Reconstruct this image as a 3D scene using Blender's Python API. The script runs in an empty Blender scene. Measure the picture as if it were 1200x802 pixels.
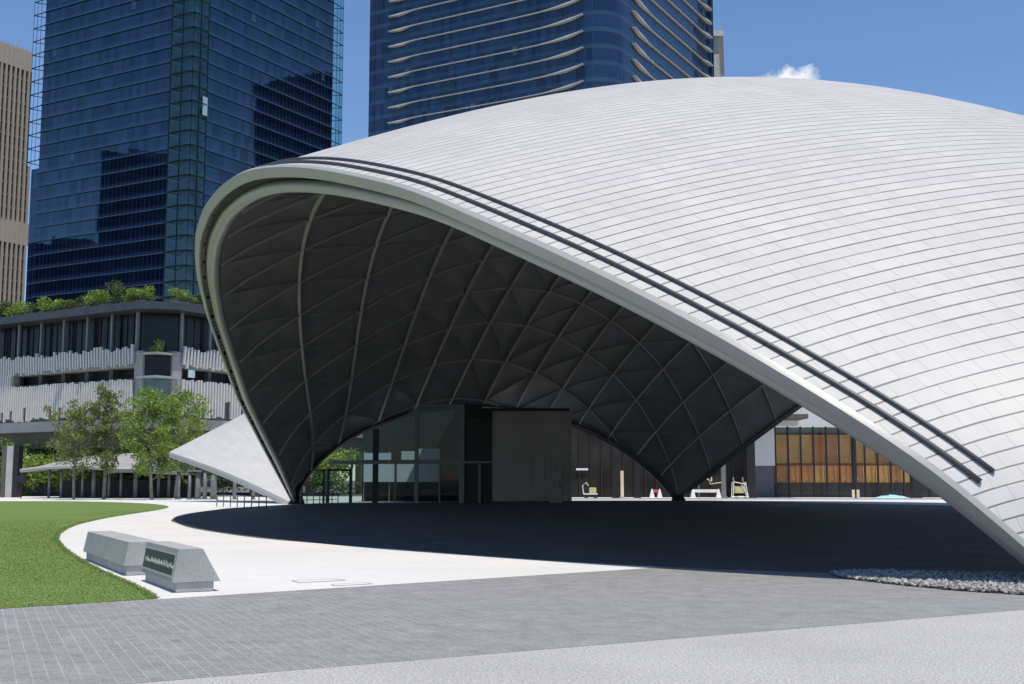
import bpy, math, random
import numpy as np
from mathutils import Vector, noise

# ------------------------------------------------------------------ basics
scn = bpy.context.scene
col = scn.collection
rnd = random.Random(11)
R = math.radians

# ---- camera model (also used to survey true positions out of the photograph)
F, CX, CY, HZ, EYE = 1400.0, 600.0, 401.0, 563.0, 1.7
PITCH = math.atan((HZ - CY) / F)
O = np.array([0, 0, EYE])
FW = np.array([0, math.cos(PITCH), math.sin(PITCH)])
UP = np.array([0, -math.sin(PITCH), math.cos(PITCH)])
RT = np.array([1.0, 0, 0])

def ray(x, y): return FW * F + RT * (x - CX) + UP * (CY - y)
def gnd(x, y):
    r = ray(x, y); p = O + r * (-EYE / r[2]); return np.array([p[0], p[1], 0.0])
def at(x, y, Y):
    r = ray(x, y); return O + r * (Y / r[1])
def zat(x, y, Y): return float(at(x, y, Y)[2])

cam = bpy.data.cameras.new('camera'); cam.lens = 42.0; cam.sensor_width = 36.0
cam.clip_start = 0.1; cam.clip_end = 9000
camo = bpy.data.objects.new('camera', cam); col.objects.link(camo)
camo.location = (0, 0, EYE); camo.rotation_euler = (math.pi / 2 + PITCH, 0, 0)
scn.camera = camo

# ------------------------------------------------------------------ light
SUN_EL, SUN_AZ = R(74.5), R(155)          # azimuth clockwise from +Y
w = bpy.data.worlds.new('World'); scn.world = w; w.use_nodes = True
nt = w.node_tree; bg = nt.nodes['Background']
sky = nt.nodes.new('ShaderNodeTexSky'); sky.sky_type = 'NISHITA'; sky.sun_disc = False
sky.sun_elevation = SUN_EL; sky.sun_rotation = SUN_AZ
sky.air_density = 1.0; sky.dust_density = 0.0; sky.ozone_density = 8.0; sky.altitude = 0
SKY_STRENGTH = 0.15
bg.inputs['Strength'].default_value = SKY_STRENGTH
# one small cumulus in the sky itself, by direction
tc = nt.nodes.new('ShaderNodeTexCoord')
cdir = ray(930, 92); cdir = cdir / np.linalg.norm(cdir)
def wn(t, **k):
    n = nt.nodes.new(t)
    for a, b in k.items(): setattr(n, a, b)
    return n
sub = wn('ShaderNodeVectorMath', operation='SUBTRACT'); sub.inputs[1].default_value = tuple(cdir)
nt.links.new(tc.outputs['Generated'], sub.inputs[0])
mul = wn('ShaderNodeVectorMath', operation='MULTIPLY'); mul.inputs[1].default_value = (31, 31, 80)
nt.links.new(sub.outputs[0], mul.inputs[0])
ln = wn('ShaderNodeVectorMath', operation='LENGTH'); nt.links.new(mul.outputs[0], ln.inputs[0])
nz = wn('ShaderNodeTexNoise'); nz.inputs['Scale'].default_value = 70; nz.inputs['Detail'].default_value = 6
nt.links.new(tc.outputs['Generated'], nz.inputs['Vector'])
s1 = wn('ShaderNodeMath', operation='SUBTRACT'); nt.links.new(nz.outputs['Fac'], s1.inputs[0])
h1 = wn('ShaderNodeMath', operation='MULTIPLY'); h1.inputs[1].default_value = 0.55
nt.links.new(ln.outputs['Value'], h1.inputs[0]); nt.links.new(h1.outputs[0], s1.inputs[1])
mr = wn('ShaderNodeMapRange'); mr.inputs['From Min'].default_value = 0.06; mr.inputs['From Max'].default_value = 0.34
nt.links.new(s1.outputs[0], mr.inputs['Value'])
mx = wn('ShaderNodeMix', data_type='RGBA'); mx.inputs['B'].default_value = (6.6, 6.8, 7.1, 1)
nt.links.new(mr.outputs[0], mx.inputs['Factor']); nt.links.new(sky.outputs[0], mx.inputs['A'])
nt.links.new(mx.outputs['Result'], bg.inputs['Color'])

sun = bpy.data.lights.new('sun', 'SUN'); sun.energy = 4.35; sun.angle = R(0.53); sun.color = (1.0, 0.925, 0.795)
suno = bpy.data.objects.new('sun', sun); col.objects.link(suno)
sd = Vector((math.sin(SUN_AZ) * math.cos(SUN_EL), math.cos(SUN_AZ) * math.cos(SUN_EL), math.sin(SUN_EL)))
suno.rotation_euler = (-sd).to_track_quat('-Z', 'Y').to_euler(); suno.location = (0, 0, 90)

scn.view_settings.view_transform = 'Standard'; scn.view_settings.look = 'None'
scn.view_settings.exposure = -0.06; scn.view_settings.gamma = 1.0
scn.render.engine = 'CYCLES'
cy = scn.cycles; cy.use_denoising = True; cy.max_bounces = 8; cy.diffuse_bounces = 4
cy.glossy_bounces = 4; cy.transparent_max_bounces = 24; cy.transmission_bounces = 6
cy.sample_clamp_indirect = 6

# ------------------------------------------------------------------ materials
class NT:
    def __init__(s, name):
        s.m = bpy.data.materials.new(name); s.m.use_nodes = True
        s.t = s.m.node_tree; s.b = s.t.nodes['Principled BSDF']; s.o = s.t.nodes['Material Output']
    def n(s, typ, ins=None, **k):
        n = s.t.nodes.new(typ)
        for a, b in k.items(): setattr(n, a, b)
        for a, b in (ins or {}).items():
            if hasattr(b, 'is_output'): s.t.links.new(b, n.inputs[a])
            else: n.inputs[a].default_value = b
        return n
    def set(s, **k):
        for a, b in k.items():
            a = a.replace('_', ' ')
            if hasattr(b, 'is_output'): s.t.links.new(b, s.b.inputs[a])
            else: s.b.inputs[a].default_value = b
    def math(s, op, a, b=0.0, c=None):
        d = {0: a, 1: b}
        if c is not None: d[2] = c
        return s.n('ShaderNodeMath', d, operation=op).outputs[0]
    def mix(s, f, a, b):
        return s.n('ShaderNodeMix', {'Factor': f, 'A': a, 'B': b}, data_type='RGBA').outputs['Result']
    def noise(s, scale, detail=4, vec=None, rough=.5):
        d = {'Scale': scale, 'Detail': detail, 'Roughness': rough}
        if vec is not None: d['Vector'] = vec
        return s.n('ShaderNodeTexNoise', d).outputs['Fac']
    def ramp(s, f, lo, hi, a=0.0, b=1.0):
        return s.n('ShaderNodeMapRange', {'Value': f, 'From Min': lo, 'From Max': hi, 'To Min': a, 'To Max': b}).outputs[0]
    def geo(s): return s.n('ShaderNodeNewGeometry').outputs['Position']
    def bump(s, h, strength, dist=.02):
        s.set(Normal=s.n('ShaderNodeBump', {'Height': h, 'Strength': strength, 'Distance': dist}).outputs[0])

def c4(c): return (c[0], c[1], c[2], 1.0)
def simple(name, c, rough=.6, metal=0.0, var=.12, scale=1.5, bump=0.0, bscale=30, spec=.5):
    t = NT(name); p = t.geo()
    n = t.ramp(t.noise(scale, 5, p), .3, .7)
    lo = tuple(x * (1 - var) for x in c); hi = tuple(min(1, x * (1 + var)) for x in c)
    t.set(Base_Color=t.mix(n, c4(lo), c4(hi)), Roughness=rough, Metallic=metal, Specular_IOR_Level=spec)
    if bump: t.bump(t.noise(bscale, 4, p), bump)
    return t.m

M = {}
M['fascia'] = simple('fascia painted metal', (.37, .37, .365), .38, .0, .04, .6)
M['pipe'] = simple('dark grey rail metal', (.07, .075, .08), .45, .3, .1)
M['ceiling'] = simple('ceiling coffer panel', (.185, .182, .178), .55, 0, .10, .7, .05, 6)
M['rib'] = simple('ceiling rib metal', (.46, .455, .445), .5, 0, .06)
M['rib2'] = simple('diagonal rib metal', (.31, .305, .30), .55, 0, .08)
M['fold'] = simple('panel fold edge', (.22, .218, .214), .55, 0, .08)
M['dark'] = simple('black painted steel', (.018, .019, .021), .5, .2, .2)
M['groove'] = simple('recess lining', (.03, .03, .032), .7)
M['concrete'] = simple('pale concrete', (.42, .41, .39), .85, 0, .12, .8, .1, 8)
M['darkconc'] = simple('soffit concrete', (.10, .09, .08), .85, 0, .15, .6)
M['core'] = simple('core cladding', (.24, .21, .185), .42, 0, .1, .5)
M['greymetal'] = simple('grey painted steel', (.20, .205, .205), .5, .1, .08)
M['edgegrey'] = simple('dark edge beam paint', (.07, .07, .073), .5, .1, .08)
M['whitewall'] = simple('off white render wall', (.62, .62, .61), .8, 0, .04, .6)
M['panelgrey'] = simple('grey wall panel', (.10, .105, .11), .6)
M['bark'] = simple('grey bark', (.20, .18, .15), .9, 0, .3, 3, .4, 18)
M['board'] = simple('pale blue hoarding board', (.62, .68, .80), .7, 0, .05)
M['yellow'] = simple('yellow machine paint', (.62, .55, .26), .6)
M['white'] = simple('white paint', (.78, .78, .76), .6)
M['red'] = simple('red barrier plastic', (.55, .10, .09), .6)
M['blue'] = simple('pale blue tarpaulin', (.35, .62, .72), .7)
M['cream'] = simple('cream timber', (.72, .62, .44), .7)
M['timber'] = simple('orange timber wall', (.85, .44, .15), .5, 0, .25, .5)
M['timber2'] = simple('brown timber wall', (.66, .27, .09), .5, 0, .25, .5)

def glass(name, tint, alpha, rough=.03, refl=1.0):
    t = NT(name)
    tr = t.n('ShaderNodeBsdfTransparent', {'Color': c4(tint)})
    gl = t.n('ShaderNodeBsdfGlossy', {'Color': (1, 1, 1, 1), 'Roughness': rough})
    fr = t.n('ShaderNodeFresnel', {'IOR': 1.5}).outputs[0]
    f = t.math('ADD', t.math('MULTIPLY', fr, refl), alpha)
    mx_ = t.n('ShaderNodeMixShader', {0: f, 1: tr.outputs[0], 2: gl.outputs[0]})
    t.t.links.new(mx_.outputs[0], t.o.inputs['Surface'])
    return t.m
M['glass'] = glass('storefront glass', (.42, .54, .50), .0, .03, .4)
M['shopglass'] = glass('shop glass', (.86, .88, .86), .0, .02, .5)
M['finglass'] = glass('teal fin glass', (.45, .72, .70), .06)

# cladding: lapped courses from the UV map (U along the course, V across it)
def cladding(name, base, gap=.10, contrast=1.0):
    t = NT(name)
    uv = t.n('ShaderNodeUVMap').outputs[0]
    sp = t.n('ShaderNodeSeparateXYZ', {0: uv})
    U, V = sp.outputs[0], sp.outputs[1]
    row = t.math('FLOOR', V); fv = t.math('FRACT', V)
    wn_ = t.n('ShaderNodeTexWhiteNoise', {'W': row}, noise_dimensions='1D').outputs['Value']
    us = t.math('ADD', U, t.math('ADD', t.math('MULTIPLY', row, .37), t.math('MULTIPLY', wn_, .16)))
    fu = t.math('FRACT', us); cell = t.math('FLOOR', us)
    rnd_ = t.n('ShaderNodeTexWhiteNoise', {'Vector': t.n('ShaderNodeCombineXYZ', {0: cell, 1: row}).outputs[0]}, noise_dimensions='2D').outputs['Value']
    # gap and lap shadow painted as one dark line of uneven width
    gw = t.math('ADD', gap * .72, t.math('MULTIPLY', rnd_, gap * .55))
    line = t.math('LESS_THAN', fv, gw)
    joint = t.math('LESS_THAN', fu, .018)
    p = t.geo()
    pan = t.ramp(rnd_, 0, 1, .955, 1.02)
    stk = t.n('ShaderNodeMapping', {0: uv, 'Scale': (1.6, .10, 1)}).outputs[0]
    dirt = t.math('MULTIPLY', t.ramp(t.noise(.35, 6, p), .3, .72, .94, 1.02), t.ramp(t.noise(1.0, 5, stk, .7), .35, .7, .93, 1.02))
    k = t.math('MULTIPLY', pan, dirt)
    colr = t.n('ShaderNodeVectorMath', {0: base, 'Scale': k}, operation='SCALE').outputs[0]
    c1 = t.mix(t.math('MULTIPLY', joint, .55 * contrast), colr, (.20, .20, .21, 1))
    c2 = t.mix(t.math('MULTIPLY', line, .92 * contrast), c1, (.13, .13, .14, 1))
    t.set(Base_Color=c2, Roughness=t.ramp(rnd_, 0, 1, .48, .54), Specular_IOR_Level=.45)
    h = t.math('ADD', fv, t.math('MULTIPLY', rnd_, .04))
    t.bump(h, .2, .012)
    return t.m
M['clad'] = cladding('pale lapped metal cladding', (.585, .565, .54))
M['wingclad'] = cladding('pale wing cladding', (.56, .55, .54), .05, .45)

# ------------------------------------------------------------------ mesh helpers
ORG = {}
def tag(o, label=None, cat=None, group=None, kind=None):
    if label: o['label'] = label
    if cat: o['category'] = cat
    if group: o['group'] = group
    if kind: o['kind'] = kind
    return o
def empty(name, loc, label, cat, group=None):
    o = bpy.data.objects.new(name, None); col.objects.link(o)
    o.location = tuple(loc); o.empty_display_size = .5; ORG[o] = np.array(loc, float)
    return tag(o, label, cat, group)
def children(o): return [c for c in o.children]
def copy_tree(o, parent=None):
    c = o.copy(); col.objects.link(c); ORG[c] = ORG.get(o, np.zeros(3)).copy()
    if parent: c.parent = parent
    for ch in children(o): copy_tree(ch, c)
    return c

class MB:
    def __init__(s): s.v = []; s.f = []; s.uv = []; s.mi = []
    def add(s, vs, fs, mi=0):
        k = len(s.v); s.v += [tuple(map(float, p)) for p in vs]; s.f += [tuple(i + k for i in f) for f in fs]
        s.mi += [mi] * len(fs)
        return s
    def box(s, c, d, az=0.0, mi=0):
        """c centre, d full size along (across, along, up); az turns it clockwise from +Y"""
        a = np.array([math.cos(az), -math.sin(az), 0]); b = np.array([math.sin(az), math.cos(az), 0]); z = np.array([0, 0, 1.])
        c = np.array(c, float); vs = []
        for k in (-.5, .5):
            for (i, j) in ((-.5, -.5), (.5, -.5), (.5, .5), (-.5, .5)): vs.append(c + a * i * d[0] + b * j * d[1] + z * k * d[2])
        return s.add(vs, [(3, 2, 1, 0), (4, 5, 6, 7), (0, 1, 5, 4), (1, 2, 6, 5), (2, 3, 7, 6), (3, 0, 4, 7)], mi)
    def prism(s, poly, z0, z1, mi=0):
        n = len(poly); a = sum(poly[i][0] * poly[(i + 1) % n][1] - poly[(i + 1) % n][0] * poly[i][1] for i in range(n))
        if a < 0: poly = poly[::-1]
        vs = [(p[0], p[1], z0) for p in poly] + [(p[0], p[1], z1) for p in poly]
        fs = [tuple(range(n - 1, -1, -1)), tuple(range(n, 2 * n))] + [(i, (i + 1) % n, n + (i + 1) % n, n + i) for i in range(n)]
        return s.add(vs, fs, mi)
    def hexa(s, a, b, mi=0):
        """a: 4 bottom pts (ccw from above), b: 4 top pts"""
        return s.add(list(a) + list(b), [(3, 2, 1, 0), (4, 5, 6, 7), (0, 1, 5, 4), (1, 2, 6, 5), (2, 3, 7, 6), (3, 0, 4, 7)], mi)
    def tube(s, path, r, n=8, mi=0, cap=True):
        path = [np.array(p, float) for p in path]; m = len(path)
        rr = r if hasattr(r, '__len__') else [r] * m
        vs = []; up = np.array([0, 0, 1.])
        for i, p in enumerate(path):
            t = path[min(i + 1, m - 1)] - path[max(i - 1, 0)]; t = t / (np.linalg.norm(t) + 1e-9)
            x = np.cross(t, up if abs(t[2]) < .93 else np.array([1., 0, 0])); x /= np.linalg.norm(x); y = np.cross(x, t)
            for k in range(n):
                a = 2 * math.pi * k / n; vs.append(p + (x * math.cos(a) + y * math.sin(a)) * rr[i])
        fs = [(i * n + k, i * n + (k + 1) % n, (i + 1) * n + (k + 1) % n, (i + 1) * n + k) for i in range(m - 1) for k in range(n)]
        if cap: fs += [tuple(range(n - 1, -1, -1)), tuple((m - 1) * n + k for k in range(n))]
        return s.add(vs, fs, mi)
    def grid(s, G, flip=False, mi=0):
        nu, nv = G.shape[:2]; vs = G.reshape(-1, 3)
        fs = []
        for i in range(nu - 1):
            for j in range(nv - 1):
                q = (i * nv + j, (i + 1) * nv + j, (i + 1) * nv + j + 1, i * nv + j + 1)
                fs.append(q[::-1] if flip else q)
        return s.add(vs, fs, mi)
    def build(s, name, mat, parent=None, smooth=False, uv=None, bevel=0.0):
        me = bpy.data.meshes.new(name); o_ = np.zeros(3); q = parent
        if parent is not None:
            while q is not None and q.type != 'EMPTY' and q.parent is not None: q = q.parent
            o_ = ORG.get(q, np.zeros(3))
        V = np.array(s.v, float) - o_
        me.from_pydata([tuple(p) for p in V], [], s.f); me.update()
        for m_ in (mat if isinstance(mat, (list, tuple)) else [mat]): me.materials.append(m_)
        if any(s.mi): me.polygons.foreach_set('material_index', s.mi)
        if smooth: me.polygons.foreach_set('use_smooth', [True] * len(me.polygons))
        if uv is not None:
            l = me.uv_layers.new(name='UVMap'); idx = np.zeros(len(me.loops), int); me.loops.foreach_get('vertex_index', idx)
            l.data.foreach_set('uv', np.asarray(uv, float)[idx].ravel())
        o = bpy.data.objects.new(name, me); col.objects.link(o)
        if parent is not None: o.parent = parent
        if bevel:
            b = o.modifiers.new('bevel', 'BEVEL'); b.width = bevel; b.segments = 2; b.limit_method = 'ANGLE'
        return o

def sheet(name, poly, z, mat, label=None, kind='structure'):
    mb = MB(); mb.add([(p[0], p[1], z) for p in poly], [tuple(range(len(poly)))])
    me = mb.build(name, mat)
    if me.data.polygons[0].normal.z < 0: me.data.flip_normals()
    return tag(me, label, kind=kind)

# ------------------------------------------------------------------ ground
def ground_mats():
    t = NT('white granite paving'); p = t.geo()
    rot = t.n('ShaderNodeMapping', {0: p, 'Rotation': (0, 0, R(24))}).outputs[0]
    br = t.n('ShaderNodeTexBrick', {'Vector': rot, 'Color1': (.69, .68, .665, 1), 'Color2': (.715, .705, .69, 1), 'Mortar': (.57, .565, .55, 1), 'Scale': 1.0, 'Mortar Size': .006, 'Brick Width': 1.2, 'Row Height': .6})
    n = t.ramp(t.noise(.25, 6, p), .3, .7, .93, 1.03)
    t.set(Base_Color=t.n('ShaderNodeVectorMath', {0: br.outputs['Color'], 'Scale': n}, operation='SCALE').outputs[0], Roughness=.75)
    t.bump(t.noise(60, 3, p), .05); M['plaza'] = t.m
    # grey setts
    t = NT('grey stone setts'); p = t.geo()
    rot = t.n('ShaderNodeMapping', {0: p, 'Rotation': (0, 0, R(-114))}).outputs[0]
    br = t.n('ShaderNodeTexBrick', {'Vector': rot, 'Color1': (.245, .243, .243, 1), 'Color2': (.275, .272, .271, 1), 'Mortar': (.265, .262, .26, 1), 'Scale': 1.0, 'Mortar Size': .0055, 'Mortar Smooth': .2, 'Bias': 0, 'Brick Width': .36, 'Row Height': .13})
    sandy = t.ramp(t.noise(.9, 6, p, .7), .36, .62, .12, 1.0)
    lft = t.ramp(t.math('ADD', t.n('ShaderNodeSeparateXYZ', {0: p}).outputs[0], t.math('MULTIPLY', t.noise(.3, 3, p), 3.0)), 3.2, -1.0, .06, 1.0)
    n = t.ramp(t.noise(2.2, 7, p, .7), .3, .72, .80, 1.18)
    n2 = t.math('MULTIPLY', t.ramp(t.noise(30, 6, p, .85), .32, .68, .58, 1.42), t.ramp(t.noise(7, 5, p, .8), .3, .7, .9, 1.1))
    cc = t.n('ShaderNodeVectorMath', {0: br.outputs['Color'], 'Scale': t.math('MULTIPLY', n, n2)}, operation='SCALE').outputs[0]
    cc = t.mix(t.math('MULTIPLY', br.outputs['Fac'], t.math('MULTIPLY', t.math('MULTIPLY', sandy, lft), .55)), cc, (.58, .58, .58, 1))
    t.set(Base_Color=cc, Roughness=.8)
    t.bump(t.math('ADD', t.noise(40, 4, p), t.math('MULTIPLY', br.outputs['Fac'], -.6)), .25, .01); M['setts'] = t.m
    # speckled granite
    t = NT('speckled granite paving'); p = t.geo()
    sp = t.ramp(t.noise(38, 5, p, .85), .40, .62)
    big = t.ramp(t.noise(.5, 6, p), .3, .7, .92, 1.05)
    cc = t.mix(sp, (.24, .235, .23, 1), (.64, .63, .615, 1))
    t.set(Base_Color=t.n('ShaderNodeVectorMath', {0: cc, 'Scale': big}, operation='SCALE').outputs[0], Roughness=.8)
    t.bump(t.noise(70, 3, p), .25, .008); M['granite'] = t.m
    # soil below lawn
    t = NT('lawn turf'); p = t.geo()
    a = t.ramp(t.noise(.22, 5, p), .35, .65); b = t.ramp(t.noise(9, 6, p, .75), .3, .7); d = t.ramp(t.noise(1.1, 5, p, .65), .58, .74)
    cc = t.mix(a, (.128, .20, .050, 1), (.160, .236, .064, 1))
    cc = t.mix(t.math('MULTIPLY', b, .45), cc, (.11, .175, .042, 1))
    cc = t.mix(t.math('MULTIPLY', d, .5), cc, (.22, .25, .085, 1))
    t.set(Base_Color=cc, Roughness=.9, Specular_IOR_Level=.2)
    t.bump(t.noise(26, 5, p, .8), .5, .03); M['turf'] = t.m
    t = NT('dark basalt paving'); p = t.geo()  # dark tone also carries the shell's cast shadow
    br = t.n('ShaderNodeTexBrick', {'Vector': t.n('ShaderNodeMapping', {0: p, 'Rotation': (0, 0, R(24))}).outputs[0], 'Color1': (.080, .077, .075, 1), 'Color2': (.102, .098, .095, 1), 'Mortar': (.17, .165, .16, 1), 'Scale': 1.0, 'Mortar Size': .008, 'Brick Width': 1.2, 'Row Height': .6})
    t.set(Base_Color=t.n('ShaderNodeVectorMath', {0: br.outputs['Color'], 'Scale': t.ramp(t.noise(.5, 6, p, .65), .3, .7, .75, 1.3)}, operation='SCALE').outputs[0], Roughness=.7); M['basalt_shadow'] = t.m
    M['asphalt'] = simple('district ground', (.16, .16, .155), .9, 0, .2, .02)
ground_mats()

sheet('ground', [(-4500, -4500), (4500, -4500), (4500, 4500), (-4500, 4500)], -.012, M['asphalt'])
pe0, pe1 = gnd(180, 703), gnd(770, 665.5)             # far edge of the setts
pd = (pe1 - pe0) / np.linalg.norm(pe1 - pe0)
ne0, ne1 = gnd(150, 802), gnd(1200, 715)
nd = (ne1 - ne0) / np.linalg.norm(ne1 - ne0)
pf0, pf1 = pe0 - pd * 15, pe1 + pd * 45
nf0, nf1 = ne0 - nd * 15, ne1 + nd * 40
sheet('plaza', [pf0, pf1, (140, 128), (60, 128), (-140, 128), (-140, 40)], 0.0, M['plaza'])
sheet('sett_paving', [nf0, nf1, pf1, pf0], 0.004, M['setts'])
sheet('granite_paving', [nf0 - np.array([0, 60, 0]), nf1 - np.array([0, 90, 0]), nf1, nf0], 0.002, M['granite'])

lawn_px = [(180, 702.5), (172, 696), (150, 684), (120, 671), (92, 656), (74, 643), (66, 633), (70, 625), (85, 617), (107, 611), (135, 605.5), (165, 601), (186, 597.8), (196, 595.4), (197, 593.6), (190, 592), (170, 590.2), (130, 588.6), (80, 587.6)]
lw = [gnd(*q)[:2] for q in lawn_px]
def dense(poly, k=6):
    P = [np.array(p, float) for p in poly]; out = []
    for i in range(len(P) - 1):
        p0, p1, p2, p3 = P[max(i - 1, 0)], P[i], P[i + 1], P[min(i + 2, len(P) - 1)]
        for j in range(k):
            t = j / k
            out.append(.5 * ((2 * p1) + (p2 - p0) * t + (2 * p0 - 5 * p1 + 4 * p2 - p3) * t * t + (3 * p1 - p0 - 3 * p2 + p3) * t ** 3))
    return out + [P[-1]]
lwc = dense(lw)
q = pe0 - pd * 50
lawn_poly = lwc + [np.array([-110, 100]), np.array([-110, 40]), q[:2] + (-1.2 * pd[:2])]
sheet('lawn', lawn_poly, 0.008, M['turf'])

def inside(poly, X, Y):
    P = np.array([(p[0], p[1]) for p in poly]); r = np.zeros(len(X), bool); j = len(P) - 1
    for i in range(len(P)):
        xi, yi = P[i]; xj, yj = P[j]
        c = ((yi > Y) != (yj > Y)) & (X < (xj - xi) * (Y - yi) / (yj - yi + 1e-12) + xi); r ^= c; j = i
    return r
def grass():
    g = np.random.default_rng(4); n = 420000
    # denser near the camera
    Yv = 15.5 + 40 * g.random(n) * g.random(n); Xv = -(Yv * .46) + g.random(n) * (Yv * .46)
    ok = inside(lawn_poly, Xv, Yv); Xv, Yv = Xv[ok], Yv[ok]
    Xv, Yv = Xv[:34000], Yv[:34000]
    # ragged fringe along the mown edge
    L_ = np.array(lwc[:70]); k_ = g.integers(0, len(L_) - 1, 9000); f_ = g.random((9000, 1)); E_ = L_[k_] + (L_[k_ + 1] - L_[k_]) * f_ + g.normal(0, .035, (9000, 2))
    q0, q1 = lawn_poly[-1], lawn_poly[0]; f_ = g.random((5000, 1)) ** .6; E2_ = np.array(q0) + (np.array(q1) - np.array(q0)) * f_ + g.normal(0, .03, (5000, 2))
    n0 = len(Xv); Xv = np.r_[Xv, E_[:, 0], E2_[:, 0]]; Yv = np.r_[Yv, E_[:, 1], E2_[:, 1]]; n = len(Xv); edge = np.arange(n) >= n0
    h = g.uniform(.010, .022, n) * np.clip(Yv / 22, .9, 1.6)
    h[edge] *= 2.2; a = g.uniform(0, 2 * np.pi, n); wd = g.uniform(.004, .008, n) * np.clip(Yv / 16, 1, 2.5)
    ln_ = g.normal(0, .016, (n, 2))
    V = np.zeros((n, 3, 3)); V[:, 0] = np.stack([Xv - np.cos(a) * wd, Yv - np.sin(a) * wd, np.full(n, .006)], 1)
    V[:, 1] = np.stack([Xv + np.cos(a) * wd, Yv + np.sin(a) * wd, np.full(n, .006)], 1)
    V[:, 2] = np.stack([Xv + ln_[:, 0], Yv + ln_[:, 1], h + .006], 1)
    me = bpy.data.meshes.new('grass'); me.vertices.add(3 * n); me.vertices.foreach_set('co', V.ravel())
    me.loops.add(3 * n); me.loops.foreach_set('vertex_index', np.arange(3 * n, dtype=np.int32))
    me.polygons.add(n); me.polygons.foreach_set('loop_start', np.arange(0, 3 * n, 3, dtype=np.int32))
    try: me.polygons.foreach_set('loop_total', np.full(n, 3, np.int32))
    except Exception: pass
    me.update(calc_edges=True); me.validate()
    t = NT('grass blade'); p = t.geo()
    r_ = t.n('ShaderNodeNewGeometry').outputs['Random Per Island']
    c = t.mix(r_, (.17, .26, .068, 1), (.25, .34, .10, 1)); c = t.mix(t.math('MULTIPLY', t.ramp(t.noise(.9, 5, p), .55, .75), .4), c, (.38, .40, .15, 1))
    t.set(Base_Color=c, Roughness=.7, Specular_IOR_Level=.25); me.materials.append(t.m)
    o = bpy.data.objects.new('grass', me); col.objects.link(o); tag(o, 'short mown green grass covering the near lawn', 'grass', kind='stuff')
grass()

# ------------------------------------------------------------------ the shell
PRM = dict(E=(33.09, 61.96), hBE=10.98, lBE=34.1, hEC=18.97, lEC=42.2, hCA=8.92, lCA=27.0, load=70.0, qu=.3513, qv=.49, pCE=.941)
A = gnd(343, 591); B = gnd(1255, 690); Cc = gnd(793, 587); E3 = np.array([PRM['E'][0], PRM['E'][1], 0.0])
# springing points and crown of the entrance arch, surveyed in the arch's own leaning plane
LEAN = R(41)
rimpx = [(339, 588), (305, 520), (278, 468), (255, 405), (242, 368), (232, 327), (229, 300), (230, 272), (240, 242), (257, 220), (275, 207), (292, 200), (312, 197), (340, 196), (375, 199), (425, 209), (475, 221), (500, 231), (575, 264), (650, 297), (724, 333), (799, 372), (874, 413), (925, 444), (1010, 496), (1094, 550), (1200, 622)]
uAB = (B - A); LAB = np.linalg.norm(uAB); uAB = uAB / LAB
nAB = np.array([uAB[1], -uAB[0], 0]); nAB = -nAB if nAB[0] > 0 else nAB
eAB = math.cos(LEAN) * np.array([0, 0, 1]) + math.sin(LEAN) * nAB
NPL = np.cross(uAB, eAB); NPL = NPL if NPL @ nAB > 0 else -NPL      # outward normal of the arch plane
pts = [A]
for q in rimpx[1:-1]:
    r = ray(*q); t = ((A - O) @ NPL) / (r @ NPL); pts.append(O + r * t)
pts.append(B)
def resample(P, n):
    P = np.asarray(P); d = np.r_[0, np.cumsum(np.linalg.norm(np.diff(P, axis=0), axis=1))]; t = np.linspace(0, d[-1], n)
    return np.stack([np.interp(t, d, P[:, k]) for k in range(3)], 1)
def smooth(P, k):
    P = P.copy()
    for _ in range(k): P[1:-1] = .5 * P[1:-1] + .25 * (P[:-2] + P[2:])
    return P
def arch(P, Q, h, lean, n, pw=.62, sign=1):
    u = Q - P; u = u / np.linalg.norm(u); nn = np.array([u[1], -u[0], 0]) * sign
    e = math.cos(R(lean)) * np.array([0, 0, 1]) + math.sin(R(lean)) * nn
    t = (1 - np.cos(np.linspace(0, 1, 4 * n) * math.pi)) / 2
    return resample(P + np.outer(t, Q - P) + np.outer(h * (1 - (2 * t - 1) ** 2) ** pw, e), n)
NU, NV = 61, 41
fr = resample(smooth(resample(pts, 4 * NU), 12), NU)
be = arch(B, E3, PRM['hBE'], PRM['lBE'], NV)
ce = arch(Cc, E3, PRM['hEC'], PRM['lEC'], NU, PRM['pCE'], -1)
ac = arch(A, Cc, PRM['hCA'], PRM['lCA'], NV, .62, -1)
def relax():
    a = np.linspace(0, 1, NU)[:, None, None]; b = np.linspace(0, 1, NV)[None, :, None]
    G = (1 - b) * fr[:, None] + b * ce[:, None] + (1 - a) * ac[None] + a * be[None] - ((1 - a) * (1 - b) * A + a * (1 - b) * B + (1 - a) * b * Cc + a * b * E3)
    idx = -np.ones((NU, NV), int); inn = [(i, j) for i in range(1, NU - 1) for j in range(1, NV - 1)]
    for k, (i, j) in enumerate(inn): idx[i, j] = k
    n = len(inn); Mx = np.zeros((n, n)); Rh = np.zeros((n, 4)); Rh[:, 3] = 1
    wu, wv = PRM['qu'] * (NU - 1) ** 2, PRM['qv'] * (NV - 1) ** 2
    for k, (i, j) in enumerate(inn):
        Mx[k, k] = 2 * wu + 2 * wv
        for di, dj, w_ in ((1, 0, wu), (-1, 0, wu), (0, 1, wv), (0, -1, wv)):
            m = idx[i + di, j + dj]
            if m >= 0: Mx[k, m] -= w_
            else: Rh[k, :3] += w_ * G[i + di, j + dj]
    S = np.linalg.solve(Mx, Rh)
    for k, (i, j) in enumerate(inn):
        G[i, j] = S[k, :3]; G[i, j, 2] += PRM['load'] * S[k, 3]
    return G
G0 = relax()
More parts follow.
